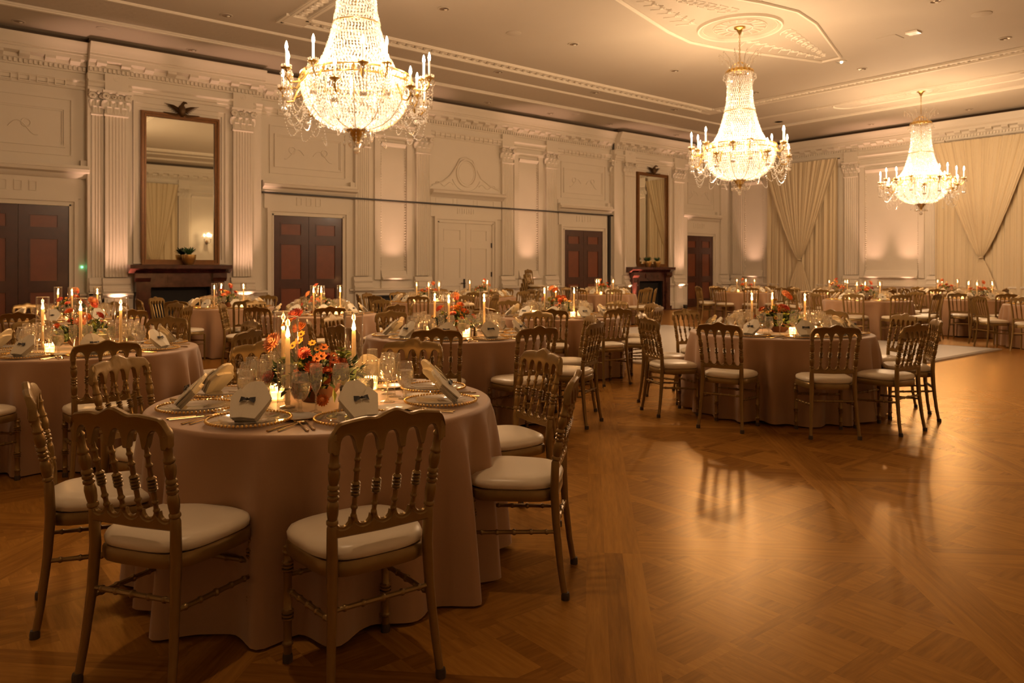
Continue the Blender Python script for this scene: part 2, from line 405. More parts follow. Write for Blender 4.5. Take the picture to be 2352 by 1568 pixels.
# ---- base / dado all along the walls
def dado(W, s0, s1, d, ped=False):
    m = MB()
    W.ext(m, [(0,0),(.10,0),(.10,.20),(.07,.25),(.05,.26),(.05,.76),(.08,.78),(.10,.82),(.14,.84),(.14,.88),(.05,.90),(0,.90)], s0, s1, d)
    return m
def basem(m, W, s0, s1, d):
    W.ext(m, [(0,.90),(.09,.90),(.10,.94),(.09,.98),(.06,1.0),(.055,1.08),(.075,1.10),(.075,1.13),(.04,1.16),(.03,1.19),(0,1.20)], s0, s1, d)
dseg = {WA: [(X0,.6,0),(2.78,2.91,0),(2.91,3.75,.2),(5.7,6.52,.2),(6.52,6.70,0),(8.84,11.3,0),(13.85,16.2,0),(18.4,18.55,0),(18.55,19.3,.2),(21.2,22.3,.2),(24.4,X1,0)],
        WB: [(9.0,14.0,0),(15.4,YD,0),(3.4,8.0,0)], WC: [(X0,X1,0)], WD: [(Y0,YD,0)]}
for W, L_ in dseg.items():
    for a, b, d in L_:
        if b-a > .05: m = dado(W, a, b, d); trim(m, ang=30)

# ---- pilasters: pedestal, moulded base, fluted shaft, corinthian capital
def leafm(m, W, s, d, z, w, h, out, n=5):
    rows = []
    for j in range(n+1):
        t = j/n; ww = w*(sin(PI*(.18+.72*t)))**.8*.5
        zz = z+h*(t if t < .8 else .8+.2*sin((t-.8)*5*PI/2*1.0)*.6); dd = d+.012+out*(t**2.6)
        if j == n: zz -= h*.10; dd += .006
        rows.append([W.fn(s-ww, dd-.012, zz), W.fn(s-ww*.5, dd+.006, zz), W.fn(s, dd-.004, zz), W.fn(s+ww*.5, dd+.006, zz), W.fn(s+ww, dd-.012, zz)])
    m.grid(rows)
def pilaster(W, c, w, d, flutes=7, ped=True, dep=.09, cap_only=False):
    m = MB()
    a, b = c-w/2, c+w/2; z0, z1 = 1.20, 4.58
    # pedestal
    if ped:
        W.box(m, a-.05, b+.05, d, d+dep+.07, .0, .22); W.box(m, a-.02, b+.02, d, d+dep+.03, .22, .80)
        W.frame(m, a+.03, b-.03, .28, .76, .035, d+dep+.03, d+dep+.045)
        W.ext(m, [(0,.80),(dep+.05,.80),(dep+.10,.84),(dep+.12,.845),(dep+.12,.88),(dep+.06,.90),(0,.90)], a-.07, b+.07, d)
    W.ext(m, [(0,.90),(dep+.07,.90),(dep+.085,.93),(dep+.07,.965),(dep+.03,.985),(dep+.025,1.05),(dep+.045,1.07),(dep+.045,1.10),(dep+.012,1.14),(dep+.005,1.2),(0,1.2)], a-.05, b+.05, d)
    # fluted shaft
    prof = [(a,d)]; e = .03; fw = (w-2*e)/flutes
    prof += [(a,d+dep)]
    for i in range(flutes):
        x = a+e+fw*i
        for t in range(5):
            an = PI*t/4; prof.append((x+fw*.12+fw*.76*(1-cos(an))/2, d+dep-.020*sin(an)))
    prof += [(b,d+dep),(b,d)]
    n = len(prof)
    m.grid([[W.fn(s,dd,z0+.02) for s,dd in prof],[W.fn(s,dd,z1) for s,dd in prof]])
    # astragal, bell, leaves, volutes, abacus
    W.ext(m, [(0,z1-.02),(dep+.012,z1-.02),(dep+.03,z1),(dep+.012,z1+.03),(0,z1+.03)], a-.02, b+.02, d)
    W.box(m, a, b, d, d+dep-.01, z1, 5.03)
    k = max(2, round(w/.14))
    for i in range(k): leafm(m, W, a+w*(i+.5)/k, d+dep-.02, z1+.03, w/k*1.15, .16, .07)
    for i in range(k+1): leafm(m, W, a+w*i/k, d+dep-.02, z1+.12, w/k*1.1, .20, .09)
    for s_ in (a+.0, b-.0):
        for r_ in (.055,.03):
            p = [W.fn(s_+r_*cos(q*PI/4), d+dep+.075, 4.955+r_*sin(q*PI/4)) for q in range(8)]
            m.tube(p, .017, 5, closed=True)
    for s_ in (c-.055, c+.055):
        p = [W.fn(s_+.03*cos(q*PI/3), d+dep+.06, 4.95+.03*sin(q*PI/3)) for q in range(6)]
        m.tube(p, .014, 5, closed=True)
    m.sphere(.035, W.fn(c, d+dep+.09, 5.02), 8, 5)
    W.ext(m, [(0,5.01),(dep+.05,5.01),(dep+.09,5.03),(dep+.10,5.08),(0,5.08)], a-.06, b+.06, d)
    # projecting block of the entablature above
    W.box(m, a-.01, b+.01, d, d+.115, 5.08, 5.43)
    return trim(m, ang=35)
for c, w_, d, fl in ((3.09,.21,0,3),(3.43,.42,.2,6),(6.06,.44,.2,6),(6.42,.14,.0,2),(9.23,.42,0,6),(11.08,.45,0,6),(14.05,.42,0,6),(15.83,.46,0,6),
                     (18.67,.3,0,4),(19.23,.50,.2,6),(21.87,.55,.2,6)):
    pilaster(WA, c, w_, d if c not in (3.09,) else .0, fl, ped=True, dep=.09 if c != 3.09 else .22)
for c, w_ in ((24.9,.45),): pilaster(WA, c, w_, 0, 6)
for c, w_ in ((17.25,.4),(12.7,.46),(9.95,.46),(6.9,.46),(4.2,.46)): pilaster(WB, c, w_, 0, 6)
for c, w_ in ((9.75,.45),(6.2,.45),(13.4,.45),(17,.45),(20.6,.45)): pilaster(WC, c, w_, 0, 6)

# ---- tall niche panels with beaded borders, sloping sill and cap
def niche(W, s0, s1):
    m = MB(); z0, z1 = 1.36, 4.72
    W.box(m, s0-.02, s1+.02, 0, .05, .90, 1.12); W.box(m, s0-.22, s0-.05, 0, .06, 1.12, 4.95); W.box(m, s1+.05, s1+.22, 0, .06, 1.12, 4.95)
    W.ext(m, [(0,1.12),(.16,1.12),(.16,1.16),(.10,1.20),(.05,1.36),(0,1.37)], s0-.03, s1+.03)
    W.ext(m, [(0,4.66),(.03,4.66),(.08,4.72),(.09,4.76),(.05,4.78),(0,4.78)], s0-.02, s1+.02)
    W.ext(m, [(0,4.86),(.05,4.86),(.09,4.92),(.09,4.95),(0,4.96)], s0-.24, s1+.24)
    n = int((z1-z0)/.07)
    for i in range(n):
        for s_ in (s0-.02, s1+.02): m.sphere(.026, W.fn(s_, .015, z0+(z1-z0)*(i+.5)/n), 6, 4)
    trim(m, ang=35)
niche(WA, 9.82, 10.52); niche(WA, 14.54, 15.25); niche(WA, -1.9, -.9)
niche(WB, 10.55, 12.2); niche(WB, 16.15, 16.9); niche(WB, 4.75, 6.35)
niche(WC, 10.1, 12.9)

# ---- raised panels over the side doors
for a, b in ((.35,2.54),(6.91,8.66),(16.40,18.19),(22.7,24.2)):
    m = MB(); WA.frame(m, a, b, 3.86, 4.66, .03, 0, .035); WA.frame(m, a+.03, b-.03, 3.89, 4.63, .03, 0, .018)
    WA.frame(m, a-.12, b+.12, 3.70, 4.86, .02, 0, .03)
    c = (a+b)/2
    for sg in (-1,1):                                    # scrolled relief
        m.tube([WA.fn(c+sg*(.12+.5*t), .008, 4.2+.13*sin(t*5)) for t in [i/14 for i in range(15)]], .012, 5)
        WA.ring(m, c+sg*.42, 4.3, .08, .08, .03, .015, 16)
    trim(m, ang=35)

# ---- doors
def door(n, s0, s1, z1, frame_m, panel_m, ears=True, two=True, header='cornice', s_left=None, handle=False):
    e = empty('door_%d' % n, WA.fn((s0+s1)/2, 0, 0)); e['kind'] = 'structure'
    inv = Matrix.Translation(-Vector(e.location))
    def part(mb, name, mt=None, **k):
        o = mb.build(name, mt, e, T=None, **k); o.matrix_parent_inverse = inv; return o
    cas = MB(); w = .14
    for q, (dd, ww) in enumerate(((.06,w),(.10,w-.05),(.075,.03))):
        off = (0,.05,.0)[q]
    WA.box(cas, s0-w, s0, 0, .07, 0, z1+w); WA.box(cas, s1, s1+w, 0, .07, 0, z1+w); WA.box(cas, s0, s1, 0, .07, z1, z1+w)
    WA.box(cas, s0-w-.02, s0-w+.05, .0, .11, 0, z1+w+.02); WA.box(cas, s1+w-.05, s1+w+.02, 0, .11, 0, z1+w+.02); WA.box(cas, s0-w+.05, s1+w-.05, 0, .108, z1+w-.05, z1+w+.018)
    WA.box(cas, s0-.035, s0, .07, .085, 0, z1+.035); WA.box(cas, s1, s1+.035, .07, .085, 0, z1+.035); WA.box(cas, s0-.035, s1+.035, .07, .085, z1, z1+.035)
    part(cas, 'door_frame', PL, ang=30)
    c = (s0+s1)/2; leaves = [(s0,c-.004),(c+.004,s1)]
    for i, (a, b) in enumerate(leaves):
        lf = MB(); WA.box(lf, a, b, 0, .02, .01, z1)
        st = .17
        zs = [(.28,.95),(1.12,2.02),(2.20,z1-.17)] if z1 > 2.5 else [(.28,.95),(1.1,z1-.2)]
        # stiles and rails
        WA.box(lf, a, a+st, .02, .045, .01, z1); WA.box(lf, b-st, b, .02, .045, .01, z1)
        pz = .01
        for z0_, z1_ in zs: WA.box(lf, a+st, b-st, .02, .045, pz, z0_); pz = z1_
        WA.box(lf, a+st, b-st, .02, .045, pz, z1)
        L_ = part(lf, 'door_leaf', frame_m, smooth=False)
        for z0_, z1_ in zs:
            p = MB(); WA.frame(p, a+st, b-st, z0_, z1_, .03, .02, .052, frame_m); WA.box(p, a+st+.03, b-st-.03, .02, .030, z0_+.03, z1_-.03, panel_m)
            po = p.build('door_panel', None, L_, smooth=False)
    if handle:
        h = MB(); WA.box(h, c-.09, c-.03, .045, .06, .86, 1.12); p = [WA.fn(c-.06,.06,1.0),WA.fn(c-.06,.11,1.0),WA.fn(c-.2,.11,1.0)]; h.tube(p, .014, 6)
        part(h, 'door_handle', M['steel'])
        for z_ in (.5,1.25,2.1):
            h = MB(); WA.box(h, s1-.03, s1+.03, .045, .075, z_-.07, z_+.07); part(h, 'hinge', M['steel'], smooth=False)
    hd = MB()
    if header == 'cornice':
        WA.box(hd, s0-.22, s1+.22, 0, .05, z1+.16, 3.24)
        for i in range(3): WA.frame(hd, c-.32+.25*i, c-.18+.25*i, 2.95, 3.15, .02, .05, .065)
        WA.ext(hd, [(0,3.24),(.08,3.24),(.14,3.29),(.16,3.33),(.26,3.36),(.28,3.42),(.22,3.44),(.20,3.50),(0,3.52)], s0-.30, s1+.34)
        for sg in (s0-.26, s1+.26): WA.box(hd, sg-.06, sg+.06, 0, .12, 3.5, 3.62)
    else:
        WA.box(hd, s0-.26, s1+.36, 0, .05, z1+.16, 3.42)
        for i in range(3): WA.frame(hd, s0-.1+.72*i, s0+.5+.72*i, 3.22, 3.40, .015, .05, .06)
        for i in range(4): WA.frame(hd, c-.3+.16*i, c-.2+.16*i, 2.98, 3.14, .02, .05, .065)
        WA.ext(hd, [(0,3.42),(.10,3.42),(.14,3.47),(.24,3.52),(.26,3.58),(.2,3.62),(0,3.64)], s0-.30, s1+.40)
        # swan-neck gable round a wreath
        wc, wz = 12.57, 4.16
        WA.ring(hd, wc, wz, .335, .375, .07, .06, 40); WA.ring(hd, wc, wz, .27, .31, .03, .03, 40)
        poly = [(s0-.28,3.64),(s0-.2,3.74),(s0+.15,3.85),(s0+.42,4.05),(s0+.62,4.32),(wc-.22,4.55),(wc,4.62),(wc+.22,4.55),(s1-.55,4.32),(s1-.38,4.05),(s1-.05,3.85),(s1+.3,3.74),(s1+.38,3.64)]
        WA.slab(hd, poly[::-1], 0, .02)
        hd.tube([WA.fn(a_, .03, z_) for a_, z_ in poly[1:-1]], .022, 6)
        WA.ring(hd, wc, wz-.02, .52, .50, .03, .04, 20, a0=PI*1.12, a1=PI*1.88)
        for sg in (-1,1):
            hd.tube([WA.fn(wc+sg*(.45+.6*t), .03, 3.8+.06*sin(9*t)) for t in [i/10 for i in range(11)]], .014, 5)
    part(hd, 'door_header', PL, ang=35)
    return e
door(1, .86, 2.60, 2.67, M['mahog'], M['mahogp'])
door(2, 6.87, 8.67, 2.69, M['mahog'], M['mahogp'])
door(3, 11.60, 13.47, 2.71, PL, PL, header='gable', handle=True)
door(4, 16.38, 18.13, 2.67, M['mahog'], M['mahogp'])
door(5, 22.48, 24.20, 2.67, M['mahog'], M['mahogp'])
for s in (11.28, 13.87):
    m = MB(); WA.box(m, s-.012, s+.012, 0, .03, 0, 5.08); trim(m, smooth=False)

# ---- black edge seam across the back wall (picture-rail cable)
m = MB(); WA.box(m, 6.56, 18.66, .12, .15, 3.195, 3.235); WA.box(m, 18.40, 18.46, .04, .12, 0, 3.235)
WA.box(m, 18.40, 18.66, .12, .15, 3.195, 3.235)
o = m.build('cable_track', M['black'], smooth=False); tag(o, 'thin black track running along the back wall above the doors', 'track')

# ---- chimneypieces with mirrors
def chimney(s0, s1, fz, first=True):
    c = (s0+s1)/2; d = .2
    e = empty('fireplace', WA.fn(c, d, 0)); inv = Matrix.Translation(-Vector(e.location))
    def part(mb, name, mt, par=e, **k):
        o = mb.build(name, mt, par, **k); o.matrix_parent_inverse = inv; return o
    m = MB()
    WA.ext(m, [(0,1.30),(.22,1.30),(.26,1.34),(.34,1.37),(.38,1.40),(.38,1.48),(0,1.48)], s0, s1, d)
    sh = part(m, 'mantel_shelf', M['marble'], ang=30)
    m = MB(); a, b = s0+.14, s1-.14; o0, o1 = c-.62, c+.62
    WA.box(m, a, o0, d, d+.2, 0, 1.3); WA.box(m, o1, b, d, d+.2, 0, 1.3); WA.box(m, o0, o1, d, d+.2, 1.0, 1.3)
    WA.box(m, a-.03, a+.28, d, d+.30, 0, .12); WA.box(m, b-.28, b+.03, d, d+.30, 0, .12)
    for sg, q in ((1,a),(-1,b)):
        WA.box(m, *sorted((q, q+sg*.24)), d+.2, d+.25, .12, 1.12)
        WA.box(m, *sorted((q+sg*.04, q+sg*.20)), d+.25, d+.27, .2, .95)
        WA.ext(m, [(.2,1.12),(.27,1.12),(.33,1.2),(.33,1.3),(.2,1.3)], *sorted((q-sg*.03, q+sg*.27)), d)
    WA.frame(m, o0-.06, o1+.06, -.06, 1.06, .06, d+.2, d+.23, bottom=False)
    WA.box(m, c-.28, c+.28, d+.2, d+.23, 1.1, 1.26)
    part(m, 'surround', M['marble'], smooth=False)
    m = MB(); WA.box(m, o0, o1, d+.0, d+.02, 0, 1.0, M['soot']); WA.box(m, o0, o0+.02, d, d+.19, 0, 1.0, M['soot']); WA.box(m, o1-.02, o1, d, d+.19, 0, 1.0, M['soot'])
    part(m, 'firebox', None, smooth=False)
    m = MB(); WA.box(m, s0+.05, s1-.05, d, d+.75, 0, .03); part(m, 'hearth', M['marble'], smooth=False)
    return e
f1 = chimney(3.63, 5.73, 1); tag(f1, 'dark red marble fireplace below the large near mirror', 'fireplace')
f2 = chimney(19.05, 21.30, 1); tag(f2, 'dark red marble fireplace below the narrow far mirror', 'fireplace')
def mirror(s0, s1, label):
    c = (s0+s1)/2; d = .2; z0, z1 = 1.485, 4.78
    e = empty('wall_mirror', WA.fn(c, d, z0)); inv = Matrix.Translation(-Vector(e.location))
    def part(mb, name, mt, **k):
        o = mb.build(name, mt, e, **k); o.matrix_parent_inverse = inv; return o
    m = MB(); WA.frame(m, s0, s1, z0, z1, .11, d, d+.07); WA.frame(m, s0+.015, s1-.015, z0, z1-.015, .04, d+.07, d+.10); WA.frame(m, s0+.075, s1-.075, z0, z1-.075, .03, d+.02, d+.085)
    part(m, 'mirror_frame', M['frame'], ang=30)
    m = MB(); WA.box(m, s0+.10, s1-.10, d+.01, d+.03, z0, z1-.10); part(m, 'mirror_glass', M['mirror'], smooth=False)
    m = MB(); dd = d+.09
    T = WA.fn
    m.sphere(.085, T(c,dd+.02,4.86), 10, 8, sz=1.6)                 # eagle body
    m.tube([T(c,dd+.03,4.93),T(c+.01,dd+.05,5.0),T(c+.03,dd+.08,5.03),T(c+.06,dd+.12,5.02),T(c+.08,dd+.14,5.0)], [.045,.035,.032,.02,.005], 8)
    for sg in (-1,1):                                                 # spread wings, feather fans
        for k in range(7):
            a0 = .10+.02*k; tip = (.36-.035*k, 4.985-.03*k)
            m.tube([T(c+sg*.05,dd,4.90-.012*k), T(c+sg*(tip[0]*.5),dd+.03,4.93-.02*k+.02), T(c+sg*tip[0],dd+.01,tip[1])], [.03,.028,.006], 6, sq=.5)
        m.tube([T(c,dd,4.80),T(c+sg*.12,dd,4.755),T(c+sg*.26,dd,4.77),T(c+sg*.38,dd,4.79)], [.03,.035,.025,.006], 6)
    for k in range(3): m.tube([T(c,dd,4.82),T(c+.04*(k-1),dd+.02,4.74)], [.04,.02], 6)
    part(m, 'eagle_ornament', M['bronze'])
    tag(e, label, 'mirror'); return e
mirror(3.90, 5.54, 'tall wide gilt mirror with an eagle, over the near fireplace')
mirror(19.62, 21.27, 'tall narrow gilt mirror with an eagle, over the far fireplace')
# outer casing beside the mirrors
for a, b in ((3.76,5.70),(19.50,21.42)):
    m = MB(); WA.frame(m, a, b, 1.5, 4.95, .10, .2, .225); WA.frame(m, a, b, 1.5, 4.97, .03, .2, .25); trim(m, smooth=False)

# ---- potted agaves on the mantels
def potplant(px, lab, scale=1.0, grp=None):
    e = empty('potted_agave', (px, YD-.2-.27, 1.48)); e.scale = (scale,)*3
    m = MB(); m.lathe([(.001,0),(.075,0),(.085,.02),(.125,.10),(.14,.17),(.14,.215),(.13,.215),(.12,.19),(.001,.19)], 20)
    m.build('plant_pot', M['potgold'], e, ang=25)
    m = MB(); rnd = random.Random(int(px*10))
    for i in range(26):
        a = i*2.4; tilt = .15+.60*(i/26); L_ = .20+.03*rnd.random(); pts = []; rr = []
        for t in (0,.3,.6,.85,1):
            pts.append((cos(a)*sin(tilt+.25*t)*L_*t, sin(a)*sin(tilt+.25*t)*L_*t, .19+cos(tilt+.35*t)*L_*t)); rr.append(.022*(1-t)**.6+.002)
        m.tube(pts, rr, 5, sq=.35)
    m.build('leaves', M['plant'], e)
    tag(e, lab, 'potted plant', grp)
potplant(4.82, 'green agave in a gold pot on the near mantelpiece', 1.05)
potplant(19.95, 'left of two small agaves in gold pots on the far mantelpiece', .95, 'agaves on the far mantel')
potplant(20.42, 'right of two small agaves in gold pots on the far mantelpiece', .95, 'agaves on the far mantel')

# ---- ceiling mouldings
def cstrip(m, pts, wd, dp, closed=True):
    """moulding of width wd hanging dp under the ceiling along an axis-parallel loop"""
    n = len(pts)
    for i in range(n if closed else n-1):
        (xa,ya),(xb,yb) = pts[i], pts[(i+1) % n]
        x0,x1 = sorted((xa,xb)); y0,y1 = sorted((ya,yb))
        for e, q in ((wd/2,.6),(wd/2*.55,1.0)):
            m.box(x0-e, x1+e, y0-e, y1+e, ZC-dp*q, ZC-.0005)
def rect(x0,x1,y0,y1): return [(x0,y0),(x1,y0),(x1,y1),(x0,y1)]
CX_, CY_ = 12.1, 8.45
m = MB(); cstrip(m, rect(5.9,18.45,3.5,13.42), .10, .05); cstrip(m, rect(5.55,18.8,3.15,13.78), .10, .05)
# guilloche between the two fillets, as bosses
for (xa,ya,xb,yb) in ((5.72,13.6,18.62,13.6),(5.72,3.32,18.62,3.32),(5.72,3.32,5.72,13.6),(18.62,3.32,18.62,13.6)):
    n = int(max(abs(xb-xa),abs(yb-ya))/.21)
    for i in range(n+1):
        t = i/n; x, y = xa+(xb-xa)*t, ya+(yb-ya)*t
        m.lathe([(.085,ZC-.002),(.085,ZC-.028),(.05,ZC-.035),(.03,ZC-.012),(.001,ZC-.012)], 8, T=TR(x,y,0), cap=False)
for a, b in ((5.72,3.32),(5.72,13.6),(18.62,3.32),(18.62,13.6)): m.box(a-.26, a+.26, b-.26, b+.26, ZC-.045, ZC-.001)
trim(m, ang=30)
m = MB(); cstrip(m, rect(.7,22.2,1.0,15.88), .12, .07); cstrip(m, rect(2.0,20.6,2.3,14.6), .08, .04); trim(m, M['plaster'], smooth=False)
for i,(a,b,c,d) in enumerate(((.8,22.1,14.68,15.80),(.8,22.1,1.08,2.22),(20.7,22.1,2.3,14.6))):
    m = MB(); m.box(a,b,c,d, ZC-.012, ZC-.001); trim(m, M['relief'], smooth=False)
# centre medallion inside a lozenge
m = MB(); mc = (12.65, 8.57)
for r, w_, dp in ((.78,.07,.05),(.70,.02,.02),(.50,.02,.02),(.24,.03,.03)):
    m.lathe([(r-w_/2,ZC-.001),(r-w_/4,ZC-dp),(r+w_/4,ZC-dp),(r+w_/2,ZC-.001)], 48, T=TR(*mc,0), cap=False)
for i in range(16):
    a = 2*PI*i/16; m.tube([(mc[0]+.28*cos(a),mc[1]+.28*sin(a),ZC-.004),(mc[0]+.48*cos(a+.1),mc[1]+.48*sin(a+.1),ZC-.008)], [.012,.02], 4)
Lz = [(16.15,8.35),(16.15,8.8),(13.55,7.86+1.75),(12.65,9.75),(11.75,9.6),(8.9,8.8),(8.9,8.35),(11.75,7.52),(12.65,7.36),(13.55,7.5)]
pz = [(x,y,ZC-.008) for x,y in Lz]; m.tube(pz, .035, 6, closed=True)
rnd = random.Random(3)
for sgx in (-1,1):
    for i in range(9):
        bx = mc[0]+sgx*(.95+.26*i); hw = .75*(1-i/10)
        for sgy in (-1,1):
            m.tube([(bx+sgx*.12*cos(t*1.0), mc[1]+sgy*hw*(.35+.5*t/6)+.07*sin(t*1.3), ZC-.006) for t in range(7)], .014, 4)
            rr = .07; cx_, cy_ = bx, mc[1]+sgy*hw*.55
            m.tube([(cx_+rr*(1-t/16)*cos(t*.7), cy_+rr*(1-t/16)*sin(t*.7), ZC-.006) for t in range(12)], .012, 4)
trim(m, ang=40)
m = MB()      # long stadium rosette round the far chandelier
st = [(20.98-0+.42*cos(a)*1.0, 8.6+ (2.0 if sin(a)>0 else -2.0)+.42*sin(a), ZC-.006) for a in [i*PI/12 for i in range(24)]]
m.tube(st, .03, 5, closed=True)
for r in (.40,.25): m.lathe([(r-.02,ZC-.001),(r,ZC-.03),(r+.02,ZC-.001)], 32, T=TR(20.95,8.6,0), cap=False)
for i in range(14):
    yy = 6.9+.25*i; m.tube([(20.98+.12*cos(t*.9), yy+.1*sin(t*.9), ZC-.006) for t in range(6)], .012, 4)
trim(m)
m = MB()
for r in (.78,.5): m.lathe([(r-.03,ZC-.001),(r,ZC-.05),(r+.03,ZC-.001)], 40, T=TR(4.3,8.5,0), cap=False)
trim(m)

# ---- recessed downlights, speakers, sign, access panels
dl = [(3.02,16.55,1),(1.68,17.0,0),(4.79,16.85,0),(4.64,14.17,0),(7.59,11.33,0),(10.88,11.39,0),(11.01,14.11,0),(14.19,11.39,0),(14.28,14.11,0),(17.59,14.12,0),(12.77,16.85,0),(15.13,16.85,0),
      (15.84,16.49,1),(17.72,16.85,0),(20.94,16.75,0),(17.59,11.43,0),(17.49,8.52,0),(17.46,5.57,0),(20.77,11.47,0),(14.1,5.56,0),(24.3,8.68,0),(24.3,11.55,0)]
def downlight():
    e = empty('recessed_downlight')
    m = MB(); m.lathe([(.115,0),(.12,-.008),(.105,-.014),(.088,-.012),(.086,0)], 24, cap=False); m.build('trim_ring', M['ceil'], e)
    m = MB(); m.lathe([(.087,-.010),(.078,-.003),(.001,-.001)], 24, M['can'], cap=False); m.lathe([(.03,-.011),(.028,-.02),(.001,-.024)], 10, M['plaster'], TR(.035,0,0), cap=False)
    m.build('reflector', None, e); return e
D0 = downlight(); kids[D0.name] = list(D0.children); F0 = {'used': False}
for x, y, sp in dl:
    if sp: continue
    o = place(D0, (x,y,ZC), 0, 'round unlit downlight recessed in the cream ceiling', 'unlit ceiling downlights', F0); o['category'] = 'ceiling light'
m = MB(); m.lathe([(.10,-.012),(.09,-.016),(.001,-.016)], 20, T=TR(16.5,8.52,ZC)); 
e = empty('spot_downlight', (16.5,8.52,ZC)); m = MB(); m.lathe([(.12,0),(.12,-.012),(.09,-.016)], 20, cap=False); m.build('trim_ring', M['ceil'], e)
m = MB(); m.sphere(.03, (.02,0,-.014), 10, 6); m.build('lamp', M['lit'], e); tag(e, 'small lit downlight at the tip of the ceiling lozenge', 'ceiling light')
for x, y, pw, lb in ((1.0,2.7,160,'added lit downlight, out of view in the ceiling above the front table'),(-2.3,5.57,200,'added lit downlight, out of view in the ceiling left of the left-edge table')):  # two unseen ceiling lamps added to brighten the nearest seats and tabletop
    e = empty('recessed_downlight', (x,y,ZC)); m = MB(); m.lathe([(.115,0),(.12,-.008),(.105,-.014),(.088,-.012),(.086,0)], 24, cap=False); m.build('trim_ring', M['ceil'], e)
    m = MB(); m.lathe([(.086,-.006),(.001,-.006)], 20); m.build('lens', M['lit'], e)
    l = light('added_downlight_beam', 'SPOT', (0,0,-.03), pw, WARM, e, .08, spot_size=R(84), spot_blend=.8)
    tag(e, lb, 'ceiling light')
for x, y, r, lb in ((3.02,16.45,.13,'round ceiling speaker grille above the near mirror, close to the cornice'),(15.84,16.49,.12,'round ceiling speaker grille above the right brown doors'),(15.47,5.31,.17,'large pale ceiling speaker grille at the upper right of the room'),(9.45,11.62,.15,'faint round ceiling speaker between the two nearest chandeliers'),(21.6,13.2,.13,'round ceiling speaker grille in the far corner')):
    m = MB(); m.lathe([(r,0),(r,-.008),(r*.93,-.012),(.001,-.012)], 28, T=None); o = m.build('ceiling_speaker', M['ceil']); o.location = (x,y,ZC-.0); tag(o, lb, 'speaker')
m = MB(); m.box(-.11,.11,-.11,.11,-.03,0); o = m.build('ceiling_sign', M['china'], smooth=False); o.location = (15.6,6.57,ZC); tag(o, 'small bright square plate on the ceiling beside the access hatch', 'plate')
m = MB(); m.box(-.2,.2,-.2,.2,-.006,0); m.box(-.19,.19,-.19,.19,-.009,-.006); o = m.build('access_hatch', M['ceil'], smooth=False); o.location = (15.64,7.05,ZC); tag(o, 'square cream access hatch set flush in the ceiling', 'hatch')
m = MB(); m.box(-.35,.35,-.35,.35,-.02,0); o = m.build('ceiling_vent', M['ceil'], smooth=False); o.location = (16.7,4.1,ZC); tag(o, 'large square ceiling vent near the right edge', 'vent')
m = MB(); m.sphere(.02, WA.fn(2.84,.02,1.43), 8, 6); o = m.build('indicator_lamp', M['led']); tag(o, 'tiny green indicator light on the wall left of the near pilaster', 'indicator light')

# ---- crossed drapery
def drapery(W, s0, s1, ks, kz, z1, label, seed):
    rnd = random.Random(seed); c = (s0+s1)/2
    e = empty('window_curtain', W.fn(ks, .1, 0)); inv = Matrix.Translation(-Vector(e.location))
    ph = [rnd.uniform(0,6.28) for _ in range(8)]
    def fold(s): return .35*sin(s*23+ph[0])+.3*sin(s*37+ph[1])+.2*sin(s*61+ph[2])+.15*sin(s*11+ph[3])
    m = MB(); rows = []; n = 170
    for z in (0,.6,1.5,2.5,3.5,4.5,z1):
        rows.append([W.fn(s0+(s1-s0)*i/n, .13+.055*fold(s0+(s1-s0)*i/n+.01*z), z) for i in range(n+1)])
    m.grid(rows); o = m.build('back_panel', M['curtain'], e, ang=180); o.matrix_parent_inverse = inv
    m = MB(); rows = []; nz = 34
    for j in range(nz+1):
        t = j/nz; z = z1+(kz-z1)*t
        hl = (ks-s0)*((1-t)**.80)+.035; hr = (s1-ks)*((1-t)**.80)+.035
        row = []
        for i in range(n+1):
            u = -1+2*i/n; s = ks+(u*hr if u > 0 else u*hl)
            su = s0+(s1-s0)*i/n
            dd = .24+.05*fold(su)*(1-.5*t)+.05*t+.03*sin(PI*t)
            row.append(W.fn(s, dd, z))
        rows.append(row)
    for j in range(1, 16):                                # below the knot
        t = j/15; z = kz*(1-t)+.02*t; hw = .035+.62*t**.85; row = []
        for i in range(n+1):
            u = -1+2*i/n; su = s0+(s1-s0)*i/n
            row.append(W.fn(ks+u*hw, .26-.04*t+.03*fold(su)*t, z))
        rows.append(row)
    m.grid(rows); o = m.build('crossed_swag', M['curtain'], e, ang=180); o.matrix_parent_inverse = inv
    m = MB(); m.tube([W.fn(ks+.05*cos(a), .27+.05*sin(a), kz) for a in [i*PI/6 for i in range(12)]], .022, 6, closed=True)
    o = m.build('tieback', M['curtain'], e); o.matrix_parent_inverse = inv
    m = MB(); m.tube([W.fn(s0-.05,.1,z1+.0),W.fn(s1+.05,.1,z1+.0)], .02, 8); o = m.build('curtain_rod', M['steel'], e); o.matrix_parent_inverse = inv
    tag(e, label, 'curtain')
drapery(WB, 13.12, 15.88, 14.50, 1.75, 5.26, 'cream curtain crossed in a swag, the one nearer the room corner', 1)
drapery(WB, 7.25, 9.98, 8.62, 1.75, 5.33, 'cream curtain crossed in a swag, at the right edge of the room', 2)
drapery(WC, 7.2, 9.45, 8.5, 1.6, 5.2, 'cream curtain crossed in a swag, reflected in the near mirror', 3)

